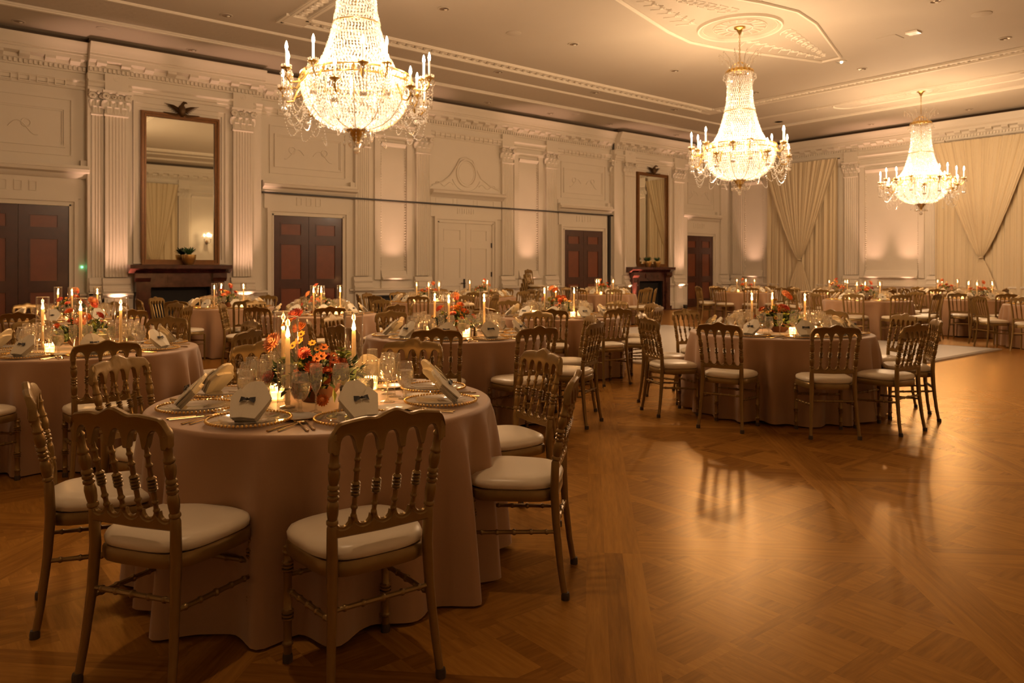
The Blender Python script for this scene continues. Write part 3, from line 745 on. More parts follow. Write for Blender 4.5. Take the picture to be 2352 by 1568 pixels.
# ---- wall sconce seen in the mirror
e = empty('wall_sconce', (10.72, Y0+.1, 2.9)); m = MB()
m.sphere(.07, (0,.05,-.25), 10, 6, sz=1.5)
for sg in (-1,1):
    m.tube([(0,.06,-.22),(sg*.08,.14,-.30),(sg*.14,.16,-.22),(sg*.14,.16,-.12)], .012, 6); m.lathe([(.01,-.12),(.04,-.10),(.045,-.09)], 10, T=TR(sg*.14,.16,0))
m.build('sconce_arm', M['bronze'], e)
for sg in (-1,1):
    m = MB(); m.lathe([(.018,-.1),(.018,.02)], 8, T=TR(sg*.14,.16,0)); b_ = m.build('candle_sleeve', M['sleeve'], e)
    m = MB(); m.lathe([(.001,.02),(.022,.05),(.014,.09),(.001,.12)], 8, T=TR(sg*.14,.16,0)); m.build('bulb', M['bulb'], e)
light('sconce_lamp', 'POINT', (0,.3,.08), 22, WARM, e, .05)
tag(e, 'twin-arm lit wall sconce on the window wall, reflected in the near mirror', 'wall light')

# ---- white dance floor
m = MB(); m.box(8.4,14.45,4.78,11.9,.001,.024); o = m.build('dance_floor', M['dance'], smooth=False)
e = o; tag(o, 'low white dance floor laid on the parquet behind the near right table', 'dance floor')
m = MB(); m.box(8.30,8.4,4.68,12.0,.001,.024); m.box(14.45,14.55,4.68,12.0,.001,.024); m.box(8.4,14.45,4.68,4.78,.001,.024); m.box(8.4,14.45,11.9,12.0,.001,.024)
m.build('edge_strip', M['china'], o, smooth=False)
# ---- black draped side table between the doors, music chairs
m = MB(); m.box(8.95,11.1,16.15,16.75,0.0,.72); m.box(8.92,11.13,16.12,16.78,.72,.74); o = m.build('buffet_table', M['blackcloth'], smooth=False, bevel=.01)
tag(o, 'long low table under a black cloth against the back wall', 'table')

# ---- uplights at the foot of the walls
def uplight(x, y, tx, ty, power, lab, size=36):
    e = empty('floor_uplight', (x,y,0)); m = MB()
    m.lathe([(.001,0),(.07,0),(.075,.01),(.075,.10),(.085,.11),(.085,.13),(.07,.13),(.065,.115),(.001,.115)], 16)
    m.build('lamp_housing', M['black'], e, ang=30)
    m = MB(); m.lathe([(.064,.118),(.001,.119)], 16); m.build('lens', M['lit2'], e)
    l = light('uplight_beam', 'SPOT', (0,0,.15), power, UPC, e, .05, spot_size=R(size), spot_blend=.9)
    d = Vector((tx-x, ty-y, 3.0)); l.rotation_euler = d.to_track_quat('-Z','Y').to_euler()
    tag(e, lab, 'uplight')
M['lit2'] = mat('uplight lens', (1,.8,.7), .4, emit=UPC, es=8)
for x, dd, lab in ((3.43,.36,'left of the near fireplace'),(6.08,.36,'right of the near fireplace'),(10.17,.22,'between brown and white doors, left'),(14.88,.22,'between white and brown doors, right'),(19.22,.36,'left of the far fireplace'),(21.87,.36,'right of the far fireplace')):
    yy = YD-dd-.20; uplight(x, yy, x, yy+.13, P_UP, 'small floor uplight '+lab)
for y, lab in ((16.52,'in the far corner by the curtain'),(11.95,'below the left of the wide panel'),(10.8,'below the right of the wide panel')):
    uplight(X1-.42, y, X1-.28, y, P_UP, 'small floor uplight '+lab)

# ================================================================ CHANDELIERS
def lerp_prof(p, n):
    L_ = [0]
    for a, b in zip(p, p[1:]): L_.append(L_[-1]+math.dist(a, b))
    out = []
    for i in range(n):
        d = L_[-1]*i/(n-1); k = 0
        while k < len(p)-2 and L_[k+1] < d: k += 1
        t = (d-L_[k])/(L_[k+1]-L_[k]); out.append((p[k][0]+(p[k+1][0]-p[k][0])*t, p[k][1]+(p[k+1][1]-p[k][1])*t))
    return out, L_[-1]
def beads(prof, pitch, size, mb, jitter=.004):
    _, L_ = lerp_prof(prof, 2); rows, _ = lerp_prof(prof, max(2, int(L_/pitch)))
    for j, (r, z) in enumerate(rows):
        n = max(6, int(2*PI*r/pitch))
        for i in range(n):
            a = 2*PI*(i+(j % 2)*.5)/n; q = r+random.uniform(-jitter, jitter)
            mb.octa((0,0,0), size*.5, size*.60*random.uniform(.8,1.2), size*1.0, T=TR(q*cos(a), q*sin(a), z, rz=a, ry=random.uniform(-.6,.6)))
def chandelier():
    e = empty('chandelier'); z0 = 0      # local z = world z
    m = MB(); m.lathe([(.001,6.10),(.11,6.10),(.105,6.07),(.06,6.045),(.05,6.02),(.025,5.98),(.015,5.95),(.001,5.95)], 20); m.build('canopy', M['brass'], e)
    m = MB()
    for i in range(16):                                   # chain links
        z = 5.95-.042*i; T = TR(0,0,z, rz=PI/2*(i % 2)); m.tube([(.013*cos(a),0,.024*sin(a)) for a in [k*PI/4 for k in range(8)]], .005, 5, T=T, closed=True)
    m.tube([(0,0,5.32),(0,0,4.5)], .012, 6); m.build('chain', M['brass'], e)
    m = MB()                                              # crown of leaves
    m.lathe([(.21,5.20),(.235,5.22),(.235,5.25),(.21,5.27)], 32, cap=False)
    for i in range(16):
        a = 2*PI*i/16; T = TR(0,0,0,rz=a); m.grid([[(.225,-.045,5.26),(.235,0,5.27),(.225,.045,5.26)],[(.255,-.03,5.23),(.265,0,5.24),(.255,.03,5.23)],[(.27,-.01,5.19),(.275,0,5.19),(.27,.01,5.19)]], T=T)
    for i in range(8):
        a = 2*PI*i/8; m.tube([(.2*cos(a),.2*sin(a),5.26),(.13*cos(a),.13*sin(a),5.36),(.03*cos(a),.03*sin(a),5.42)], .007, 5)
    m.build('crown', M['brass'], e)
    m = MB()                                              # glass plumes
    for i in range(20):
        a = 2*PI*i/20; out = .10 if i % 2 else .2; h = .20 if i % 2 else .34
        m.tube([(.19*cos(a),.19*sin(a),5.26),((.19+out*.3)*cos(a),(.19+out*.3)*sin(a),5.26+h*.6),((.19+out)*cos(a),(.19+out)*sin(a),5.26+h)], [.010,.012,.004], 5)
        if not i % 2:
            for q in range(3): m.octa(((.19+out)*cos(a),(.19+out)*sin(a),5.26+h-.04-.05*q), .012,.012,.02)
    m.build('glass_plumes', M['crystal0'], e)['kind'] = 'stuff'
    m = MB()                                              # pendants under the crown
    for i in range(28):
        a = 2*PI*i/28
        for q in range(5): r_ = .25+.065*sin(PI*min(1,q/3.2)); m.octa((r_*cos(a), r_*sin(a), 5.20-.05*q), .013,.013,.022)
    m.build('crown_pendants', M['crystal0'], e)['kind'] = 'stuff'
    m = MB(); beads([(.215,5.19),(.225,5.0),(.235,4.85),(.25,4.62),(.285,4.46)], .040, .027, m)
    m.build('upper_crystal_shaft', M['crystal'], e, smooth=False)
    m = MB(); beads([(.285,4.44),(.33,4.26),(.40,4.04),(.49,3.88),(.62,3.78)], .040, .027, m)
    m.build('lower_crystal_cone', M['crystal'], e, smooth=False)
    m = MB(); m.lathe([(.288,4.44),(.296,4.445),(.296,4.455),(.288,4.46)], 48, cap=False); m.build('waist_ring', M['brass'], e)
    m = MB()                                              # gilt gallery ring
    for z in (3.70, 3.785): m.lathe([(.672,z-.01),(.69,z-.008),(.69,z+.008),(.672,z+.01)], 72, cap=False)
    for i in range(72):
        a = 2*PI*i/72; m.tube([(.68*cos(a),.68*sin(a),3.70),(.68*cos(a),.68*sin(a),3.785)], .0045, 4)
    for i in range(12):
        a = 2*PI*i/12; m.octa((.69*cos(a),.69*sin(a),3.74), .03,.03,.06)
    m.build('gallery_ring', M['brass'], e, ang=60)
    m = MB(); beads([(.665,3.68),(.665,3.60),(.635,3.48),(.575,3.36),(.48,3.25),(.36,3.175),(.22,3.135),(.12,3.125)], .043, .030, m)
    m.build('crystal_basket', M['crystal'], e, smooth=False)
    m = MB()                                              # gilt ribs over the basket
    rp, _ = lerp_prof([(.685,3.68),(.682,3.60),(.652,3.48),(.592,3.35),(.495,3.235),(.37,3.16),(.22,3.12),(.10,3.11)], 14)
    for i in range(12):
        a = 2*PI*i/12; m.tube([(r*cos(a), r*sin(a), z) for r, z in rp], .005, 4)
    m.build('basket_ribs', M['brass'], e)
    m = MB(); m.lathe([(.001,3.13),(.12,3.13),(.10,3.09),(.055,3.05),(.05,3.0),(.025,2.965),(.03,2.955),(.001,2.945)], 20)
    for i in range(10):
        a = 2*PI*i/10; T = TR(0,0,0,rz=a); m.grid([[(.05,-.025,3.03),(.06,0,3.035),(.05,.025,3.03)],[(.09,-.04,3.10),(.105,0,3.10),(.09,.04,3.10)],[(.155,-.015,3.135),(.165,0,3.14),(.155,.015,3.135)],[(.185,-.004,3.11),(.19,0,3.11),(.185,.004,3.11)]], T=T)
    m.build('leaf_finial', M['brass'], e)
    for i in range(12):
        a = 2*PI*i/12; r_ = .15 if i % 2 else .10
        m = MB()
        for q in range(3): m.octa((r_*cos(a), r_*sin(a), 3.07-.04*q), .009,.009,.018)
        m.sphere(.018, (r_*cos(a), r_*sin(a), 2.945), 8, 6, sz=1.5)
        m.build('crystal_drop', M['crystal0'], e)
    m = MB(); m.octa((0,0,2.925),.01,.01,.02); m.sphere(.043, (0,0,2.862), 14, 10); m.build('crystal_ball', M['crystal0'], e)
    for k in range(18):
        a = 2*PI*(k+.35)/18; lo = k % 3 == 2
        r1, zc = ((.97,3.71),(.84,3.77),(.90,3.54))[k % 3]
        T = TR(0,0,0,rz=a)
        m = MB(); za = 3.72 if not lo else 3.60
        m.tube([(.68,0,za),(.74,0,za-.09),(.80,0,za-.13) if r1 > .9 else (.77,0,zc-.13),((r1-.05),0,zc-.15),(r1,0,zc-.09),(r1,0,zc-.02)], .013, 7, T=T)
        m.lathe([(.012,zc-.04),(.03,zc-.02),(.06,zc),(.064,zc+.008),(.03,zc+.008),(.022,zc+.03),(.001,zc+.03)], 14, T=T @ TR(r1,0,0))
        arm = m.build('candle_arm', M['brass'], e)
        h = .21 if not lo else .14
        m = MB(); m.lathe([(.014,zc+.01),(.014,zc+.01+h),(.001,zc+.01+h)], 8, T=T @ TR(r1,0,0)); m.build('candle_sleeve', M['sleeve'], arm)
        m = MB(); z = zc+.01+h; m.lathe([(.001,z),(.013,z+.005),(.019,z+.032),(.016,z+.058),(.008,z+.09),(.001,z+.105)], 8, T=T @ TR(r1,0,0)); m.build('bulb', M['bulb'], arm)
        m = MB()
        for i in range(10):
            b = 2*PI*i/10; m.octa((r1+.055*cos(b), .055*sin(b), zc+.035), .012,.012,.016, T=T); m.octa((r1+.06*cos(b), .06*sin(b), zc-.03), .009,.009,.018, T=T)
        for i in range(6):
            b = 2*PI*i/6
            for q in range(7 if not lo else 4): m.octa((r1+.055*cos(b)*(1-.05*q), .055*sin(b)*(1-.05*q), zc-.07-.037*q), .010,.010,.018, T=T)
            m.sphere(.017, (r1+.03*cos(b), .03*sin(b), zc-.07-.037*(7 if not lo else 4)-.02), 7, 5, T=T, sz=1.6)
        for sw in (-.09,.0,.09):                          # swags back to the basket
            for q in range(24):
                t = q/23; m.octa((r1+(.63-r1)*t, sw*(1-t)+sw*1.6*sin(PI*t), zc-.12-((.26+abs(sw))*sin(PI*t)+.10*t)), .009,.009,.012, T=T)
        for i in range(8):
            b = 2*PI*i/8; m.sphere(.014, (r1+.062*cos(b), .062*sin(b), zc-.06), 6, 4, T=T, sz=1.5)
        m.build('crystal_drops', M['crystal0'], arm, ang=30)['kind'] = 'stuff'
    for z, p in ((3.45,1.0),(3.45,1.0),(3.98,.8),(4.35,.35),(4.72,.5),(5.05,.3)):
        pass
    light('chandelier_lamp', 'POINT', (0,0,3.50), P_CORE*1.8, CORE, e, .12)
    light('chandelier_lamp', 'POINT', (0,0,3.92), P_CORE*1.0, CORE, e, .12)
    light('chandelier_lamp', 'POINT', (0,0,4.68), P_CORE*.35, CORE, e, .07)
    for i in range(6):
        a = 2*PI*(i+.25)/6; light('chandelier_lamp', 'POINT', (.93*cos(a), .93*sin(a), 3.96), P_ARM, WARM, e, .06)
    return e
CH = chandelier(); F = {'used': False}
def all_kids(o):
    kids[o.name] = list(o.children)
    for c in o.children: all_kids(c)
all_kids(CH)
for x, rz, lb in ((4.42,.0,'crystal chandelier hanging nearest the camera, cropped at the top'),(12.65,.35,'crystal chandelier in the middle, under the round ceiling medallion'),(20.8,.7,'crystal chandelier farthest to the right, before the curtains')):
    c = place(CH, (x,8.57,0), rz, lb, 'crystal chandeliers', F); c['category'] = 'chandelier'

# ================================================================ CHAIRS
def turned(mb, p0, p1, r, rings, n=10, k=None, mat=None, flare=1.0):
    """a turned spindle between two points: rings = [(t, radius factor)]"""
    p0, p1 = Vector(p0), Vector(p1); L_ = (p1-p0).length
    ts = [(0,1.0)]
    for t, f in rings:
        w = .006/L_; ts += [(t-1.6*w, .92), (t-w, f*.8), (t-w*.4, f), (t+w*.4, f), (t+w, f*.8), (t+1.6*w, .92)]
    ts.append((1,1.0)); ts.sort()
    mb.tube([p0.lerp(p1, t) for t, _ in ts], [r*f*(1+(flare-1)*sin(PI*t)) for t, f in ts], n, mat)
def postpath(sx):
    return [(sx*.192,-.228,.0),(sx*.184,-.208,.12),(sx*.172,-.188,.30),(sx*.168,-.180,.44),(sx*.170,-.183,.55),(sx*.176,-.212,.72),(sx*.183,-.236,.84)]
def pt_on(path, z):
    for a, b in zip(path, path[1:]):
        if a[2] <= z <= b[2]:
            t = (z-a[2])/(b[2]-a[2]); return tuple(a[i]+(b[i]-a[i])*t for i in range(3))
    return path[-1]
def back_y(z): return pt_on(postpath(1), min(z,.84))[1]-(max(0,z-.84)*.25)
def chair(detail=True):
    e = empty('ballroom_chair') if detail else None
    g = M['gold']; out = {}
    def emit(mb, name, mt, ang=40):
        if detail: return mb.build(name, mt, e, ang=ang)
        n = len(big.v); big.v += mb.v; k = big.mi(mt)
        big.f += [tuple(i+n for i in f) for f in mb.f]; big.m += [k]*len(mb.f)
    big = MB(); ns = 10 if detail else 6
    # seat cushion
    m = MB(); rows = []
    for rr, z in ((.92,.438),(.99,.446),(1.0,.462),(.97,.476),(.86,.487),(.60,.493),(.25,.495),(.001,.496)):
        row = []
        N_ = 40 if detail else 16
        for i in range(N_):
            a = 2*PI*i/N_; c, s_ = cos(a), sin(a); p = 3.4
            k = 1/((abs(c)**p+abs(s_)**p)**(1/p)); x, y = c*k*.207*rr, s_*k*.198*rr
            x *= 1+.09*(y/.198); row.append((x, y+.004, z))
        rows.append(row)
    m.grid(rows, closed=True); emit(m, 'seat_cushion', M['vinyl'], 60)
    # seat rail
    m = MB(); rows = []
    for rr, z in ((.90,.392),(.98,.392),(.99,.40),(.99,.43),(.96,.438),(.88,.438)):
        row = []
        N_ = 32 if detail else 12
        for i in range(N_):
            a = 2*PI*i/N_; c, s_ = cos(a), sin(a); p = 4.5
            k = 1/((abs(c)**p+abs(s_)**p)**(1/p)); x, y = c*k*.203*rr, s_*k*.194*rr
            x *= 1+.09*(y/.194); row.append((x, y+.003, z))
        rows.append(row)
    m.grid(rows, closed=True); emit(m, 'seat_frame', g)
    for sx in (-1,1):                                     # rear leg and back post in one
        pth = postpath(sx); zs = [0,.06,.12,.2,.3,.38,.44,.50,.555]; r = [.0135,.0135,.014,.015,.0165,.018,.0185,.018,.017]
        z_r = [(.565,.014),(.57,.019),(.578,.019),(.583,.015),(.60,.018),(.625,.0195),(.64,.017),(.645,.0135),(.65,.019),(.657,.019),(.662,.0135),(.667,.019),(.674,.019),(.679,.0135),(.684,.019),(.691,.019),(.697,.014),(.715,.0185),(.735,.0195),(.748,.0155),(.753,.019),(.76,.019),(.766,.015),(.79,.0145),(.805,.0145),(.81,.018),(.816,.018),(.82,.0145),(.845,.0145)]
        if not detail: z_r = [(.60,.018),(.66,.018),(.72,.018),(.76,.016),(.845,.0145)]
        for z, q in z_r: zs.append(z); r.append(q)
        m = MB(); m.tube([pt_on(pth, z) for z in zs], r, ns)
        if detail: m.lathe([(.001,0),(.017,0),(.0175,.018),(.015,.03),(.001,.03)], 10, M['rubber'], TR(pth[0][0],pth[0][1],0))
        if detail:
            for i in range(len(m.m)): pass
            mm = MB(); mm.tube([pt_on(pth, z) for z in zs], r, ns, g); mm.lathe([(.001,0),(.0175,0),(.018,.018),(.0155,.03),(.001,.03)], 10, M['rubber'], TR(pth[0][0],pth[0][1],0)); mm.build('rear_leg', None, e)
        else: emit(m, 'rear_leg', g)
        m = MB(); x = sx*.186
        if detail:
            turned(m, (x,.168,.0), (x,.168,.40), .0150, [(.16,1.25),(.38,1.3),(.41,1.3),(.44,1.3),(.80,1.3),(.83,1.3),(.86,1.3),(.95,1.2)], ns, mat=g, flare=1.1)
            m.lathe([(.001,0),(.0175,0),(.018,.018),(.0155,.03),(.001,.03)], 10, M['rubber'], TR(x,.168,0)); m.build('front_leg', None, e)
        else: m.tube([(x,.168,0),(x,.168,.2),(x,.168,.40)], [.014,.017,.015], ns); emit(m, 'front_leg', g)
    # stretchers
    rg = [(.12,1.3),(.30,1.25),(.50,1.35),(.70,1.25),(.88,1.3)]
    rz = pt_on(postpath(1), .27); rz2 = pt_on(postpath(1), .30)
    for nm, a, b in (('side_stretcher',(-rz[0],rz[1],.27),(-.186,.168,.25)),('side_stretcher',(rz[0],rz[1],.27),(.186,.168,.25)),
                     ('rear_stretcher',(-rz2[0],rz2[1],.30),(rz2[0],rz2[1],.30)),('front_stretcher',(-.186,.168,.30),(.186,.168,.30))):
        m = MB()
        if detail: turned(m, a, b, .0085, rg, 8, flare=1.2)
        else: m.tube([a,b], .009, 5)
        emit(m, nm, g)
    # crest rail with five arches
    def solid(tops, bots, ys, th, name, xs):
        m = MB(); rows = []
        for i, x in enumerate(xs):
            zt, zb, y = tops[i], bots[i], ys[i]; b_ = min(.006, (zt-zb)*.3)
            yt = y-(zt-.84)*.25 if zt > .84 else y
            zm = min(.858, zt-b_-.001); zm = max(zm, zb+.001) if zt > .84 else zb+(zt-b_-zb)*.5; c_ = .004
            rows.append([(x,y+th/2-c_,zb),(x,y-th/2+c_,zb),(x,y-th/2,zb+c_),(x,y-th/2,zm),(x,yt-th/2,zt-b_),(x,yt-th/4,zt),(x,yt+th/4,zt),(x,yt+th/2,zt-b_),(x,y+th/2,zm),(x,y+th/2,zb+c_)])
        m.grid(rows, closed=True)
        m.f.append(tuple(range(10))[::-1]); m.m.append(0); k = (len(xs)-1)*10; m.f.append(tuple(k+i for i in range(10))); m.m.append(0)
        emit(m, name, g, 28)
    NX = 81 if detail else 41; W_ = .199; PX = .183
    xs = [-W_+2*W_*i/(NX-1) for i in range(NX)]; tops = []; bots = []; ys = []
    sp = [-PX,-.110,-.0367,.0367,.110,PX]
    for x in xs:
        u = abs(x)/W_
        z = .908-.022*u**2.2 + .014*math.exp(-(x/.034)**2)-.006*math.exp(-((abs(x)-.062)/.02)**2)
        if u > .84: z -= .040*((u-.84)/.16)**2.2
        tops.append(z)
        zb = .792
        for i in range(5):
            a, b = sp[i]+.009, sp[i+1]-.009; c = (a+b)/2; h = (b-a)/2
            if a < x < b: zb = .797+.053*(max(0,1-abs((x-c)/h)**2.4))**.55
        if abs(x) > PX+.010: zb = .80
        bots.append(zb); ys.append(back_y(.83)+.012*(1-u*u)*-1)
    solid(tops, bots, ys, .026, 'crest_rail', xs)
    # lower scalloped rail
    W2 = .172; xs = [-W2+2*W2*i/(NX-1) for i in range(NX)]; sp2 = [-.172,-.103,-.0345,.0345,.103,.172]; tops = []; bots = []
    for x in xs:
        zt = .572
        for i in range(5):
            a, b = sp2[i], sp2[i+1]; c = (a+b)/2
            if a <= x <= b: zt = .578-.028*(max(0,cos((x-c)/(b-a)*PI))**.5)
        tops.append(zt); bots.append(.520+.004*(abs(x)/W2))
    solid(tops, bots, [back_y(.55)-.004]*NX, .022, 'lower_rail', xs)
    if detail:
        m = MB()
        for i in range(5):
            a, b = sp2[i]+.006, sp2[i+1]-.006; c = (a+b)/2
            m.tube([(c+(b-a)/2*cos(PI+PI*q/6), back_y(.55)-.004, .580+.030*sin(PI+PI*q/6)) for q in range(7)], .008, 6)
        m.build('scallop_beading', g, e)
    for i in range(1,5):
        m = MB(); a = (sp2[i], back_y(.56)-.004, .56); b = (sp[i], back_y(.83)-.010, .805)
        if detail: turned(m, a, b, .0078, [(.10,1.3),(.22,1.35),(.40,1.75),(.445,1.75),(.49,1.75),(.535,1.75),(.72,1.35),(.86,1.3)], 8, flare=1.15)
        else: m.tube([a, tuple((a[k]+b[k])/2 for k in range(3)), b], [.008,.012,.008], 5)
        emit(m, 'spindle', g)
    if detail: return e
    o = big.build('ballroom_chair', None, None); return o

# ================================================================ TABLES
def clothmesh(Rt, seed, n=180):
    rnd = random.Random(seed); nf = round(19*Rt/.84); ph = [rnd.uniform(0,6.28) for _ in range(6)]
    def fold(a): return .55*sin(nf*a+ph[0]+.8*sin(3*a+ph[1]))+.25*sin((nf*.5)*a//1*0+ (nf//2)*a+ph[2])+.2*sin((nf+7)*a+ph[3])
    rows = [[(0,0,.75)]*n]
    for r in (Rt*.5, Rt*.9): rows.append([(r*cos(2*PI*i/n), r*sin(2*PI*i/n), .75) for i in range(n)])
    for q in range(5):
        a_ = PI/2*q/4; rr = Rt-.018+.018*sin(a_); zz = .75-.018*(1-cos(a_)); rows.append([(rr*cos(2*PI*i/n), rr*sin(2*PI*i/n), zz) for i in range(n)])
    K = 12
    for k in range(1, K+1):
        s = k/K; z = .732*(1-s)+.010*s; row = []
        for i in range(n):
            a = 2*PI*i/n; f = fold(a); amp = .10*s**.5
            rr = Rt-.004+.020*s+amp*(abs(max(-.9,f)+.15)**1.15*(1 if f > -.15 else -1))
            zz = z+ (.012*max(0,sin(5*a+ph[4])) if k == K else 0); row.append((rr*cos(a), rr*sin(a), zz))
        rows.append(row)
    m = MB(); m.grid(rows, closed=True); return m
def petals(m, c, r, mt, layers=5, n=12, T=None, up=None, dome=.9):
    """dahlia-like flower head centred at c facing direction up"""
    q = Vector(up or (0,0,1)).to_track_quat('Z','Y').to_matrix().to_4x4(); B_ = Matrix.Translation(c) @ q
    for l in range(layers):
        t = l/max(1,layers-1); el = R(5)+(PI/2-R(12))*t*dome; rad = r*(1-.45*t); nn = max(5, int(n*(1-.55*t)))
        for i in range(nn):
            a = 2*PI*(i+.5*(l % 2))/nn; wd = rad*2.6/nn
            P = lambda rr, ww, h=0: (rr*cos(el)*cos(a)-ww*sin(a), rr*cos(el)*sin(a)+ww*cos(a), rr*sin(el)*.95+h)
            m.add([P(rad*.25,0),P(rad*.7,wd),P(rad,0,rad*.05),P(rad*.7,-wd),P(rad*.68,0,-rad*.09)], [(0,4,1),(1,4,2),(2,4,3),(3,4,0)], mt, B_)
    m.sphere(r*.42, (0,0,r*.18), 8, 5, mt, B_)
def daisy(m, c, r, mt, up=(0,0,1), n=7):
    q = Vector(up).to_track_quat('Z','Y').to_matrix().to_4x4(); B_ = Matrix.Translation(c) @ q
    for i in range(n):
        a = 2*PI*i/n; w_ = r*.42
        P = lambda rr, ww, h: (rr*cos(a)-ww*sin(a), rr*sin(a)+ww*cos(a), h)
        m.add([P(r*.1,0,0),P(r*.6,w_,r*.12),P(r,0,r*.22),P(r*.6,-w_,r*.12),P(r*.6,0,0)], [(0,4,1),(1,4,2),(2,4,3),(3,4,0)], mt, B_)
    m.sphere(r*.25, (0,0,r*.08), 7, 5, M['centre'], B_)
def leafq(m, c, L_, w_, d, mt):
    d = Vector(d).normalized(); s = d.cross(Vector((0,0,1))); s = s.normalized() if s.length > .01 else Vector((1,0,0)); u = s.cross(d)
    c = Vector(c); m.add([c, c+d*L_*.5+s*w_+u*w_*.3, c+d*L_, c+d*L_*.5-s*w_+u*w_*.3, c+d*L_*.5-u*w_*.15], [(0,1,4),(1,2,4),(2,3,4),(3,0,4)], mt)
FL1 = [(-.08,.04,.395,.038,'coral'),(-.19,.03,.276,.046,'peach'),(-.06,.05,.334,.034,'orange'),(-.09,-.08,.233,.028,'coral'),(-.08,-.15,.172,.034,'rust'),(-.24,-.05,.136,.028,'red'),(-.15,-.05,.133,.028,'red'),(-.12,-.18,.094,.022,'rust'),(.04,-.12,.173,.028,'rust'),(-.01,-.15,.15,.026,'rust'),(.09,-.09,.181,.024,'rust'),(.12,-.04,.16,.026,'rust'),(-.03,-.17,.12,.022,'orange'),(.05,-.02,.20,.024,'red'),(-.05,-.02,.20,.026,'rust'),(.13,.05,.15,.024,'orange'),(-.06,-.20,.035,.026,'orange')]
SM1 = [(-.01,-.08,.213,.022,'orange'),(.02,-.04,.248,.02,'orange'),(-.09,.05,.248,.02,'rust'),(-.13,-.11,.153,.02,'rust'),(-.07,0,.31,.018,'yellow'),(-.08,0,.28,.02,'yellow'),(-.03,-.03,.27,.016,'yellow'),(.0,-.02,.24,.014,'yellow'),(-.11,0,.26,.018,'yellow'),(-.05,-.12,.21,.018,'orange'),(.06,-.06,.21,.018,'orange'),(-.14,.02,.36,.014,'yellow'),(-.11,.03,.37,.016,'yellow'),(.02,-.14,.20,.018,'rust')]
def arrangement(seed, big=None, small=None):
    rnd = random.Random(seed); e = empty('flower_arrangement')
    m = MB(); m.lathe([(.001,.002),(.06,.002),(.065,.012),(.10,.045),(.125,.085),(.128,.10),(.118,.10),(.10,.06),(.001,.05)], 28); m.build('bowl', M['bowl'], e, ang=25)
    if big is None:
        big = []; cols = ['coral','peach','orange','rust','rust','red','orange','coral','rust']
        for i in range(13):
            a = rnd.uniform(0,2*PI); rr = rnd.uniform(.02,.20); z = .12+.13*rnd.random() if i > 3 else .24+.14*rnd.random()
            if i <= 3: rr *= .55
            big.append((rr*cos(a), rr*sin(a), z, rnd.uniform(.028,.044), rnd.choice(cols)))
        small = [((q:=rnd.uniform(0,2*PI)), 0) for _ in range(0)]
        small = []
        for i in range(24):
            a = rnd.uniform(0,2*PI); rr = rnd.uniform(.02,.24); small.append((rr*cos(a), rr*sin(a), .10+.26*rnd.random()*(1-rr*2.2), rnd.uniform(.014,.024), rnd.choice(['yellow','orange','yellow','rust'])))
    for x, y, z, r_, c in big:
        r_ *= 1.22
        m = MB(); up = Vector((x*2.2, y*2.2, .35)) + Vector((-.10,-.16,0)); petals(m, (x,y,z), r_, M[c], 6, 15, up=up); m.build('dahlia', None, e, smooth=False)
    st = MB()
    for x, y, z, r_, c in list(big)+list(small): st.tube([(x*.25,y*.25,.08),(x*.7,y*.7,z*.6),(x,y,z-.005)], .0022, 4)
    st.build('stems', M['stem'], e)
    for x, y, z, r_, c in small:
        m = MB(); daisy(m, (x,y,z), r_*1.25, M[c], up=(x*2-.1,y*2-.15,.3)); m.build('small_flower', None, e, smooth=False)
    m = MB()
    for i in range(420):
        a = rnd.uniform(0,2*PI); rr = .19*math.sqrt(rnd.random()); z = .075+rnd.random()*.15*(1-rr*2.8)
        leafq(m, (rr*cos(a),rr*sin(a),z), rnd.uniform(.04,.075), rnd.uniform(.012,.022), (cos(a)*rnd.random(), sin(a)*rnd.random(), rnd.uniform(-.35,.7)), M['leaf'] if rnd.random() < .75 else M['leaf2'])
    for k in range(3):
        a = rnd.uniform(0,2*PI) if k else R(215); cx_, cy_, cz_ = .13*cos(a), .13*sin(a), .16+.03*k
        for i in range(26): b = rnd.uniform(0,2*PI); leafq(m, (cx_+rnd.uniform(-.02,.02),cy_+rnd.uniform(-.02,.02),cz_+rnd.uniform(-.02,.02)), .035, .014, (cos(b),sin(b),rnd.uniform(-.2,.8)), M['leaf2'])
    o = m.build('foliage', None, e, smooth=False); o['kind'] = 'stuff'
    return e
def taper():
    e = empty('taper_candle'); m = MB()
    m.lathe([(.001,0),(.034,0),(.034,.006),(.012,.012),(.014,.03),(.013,.03),(.001,.03)], 16, M['glass']); h = m.build('candle_holder', None, e)
    m = MB(); m.lathe([(.001,.012),(.0108,.012),(.0100,.300),(.008,.306),(.001,.306)], 12); m.tube([(0,0,.304),(0,.001,.314)], .0012, 4); m.build('taper', M['wax'], e)
    m = MB(); m.lathe([(.0005,.307),(.006,.313),(.0085,.323),(.0072,.336),(.003,.352),(.0005,.362)], 8); m.build('flame', M['flame'], e)
    light('candle_light', 'POINT', (0,0,.335), P_FLAME, FLM, e, .012)
    return e
def chimney_glass():
    m = MB(); m.lathe([(.046,.001),(.046,.40),(.0445,.402),(.043,.40),(.043,.004)], 28, M['tube'], cap=False); m.tube([(.0445*cos(i*PI/12),.0445*sin(i*PI/12),.40) for i in range(24)], .0018, 5, M['rimglass'], closed=True); return m.build('glass_cylinder', None, ang=60)
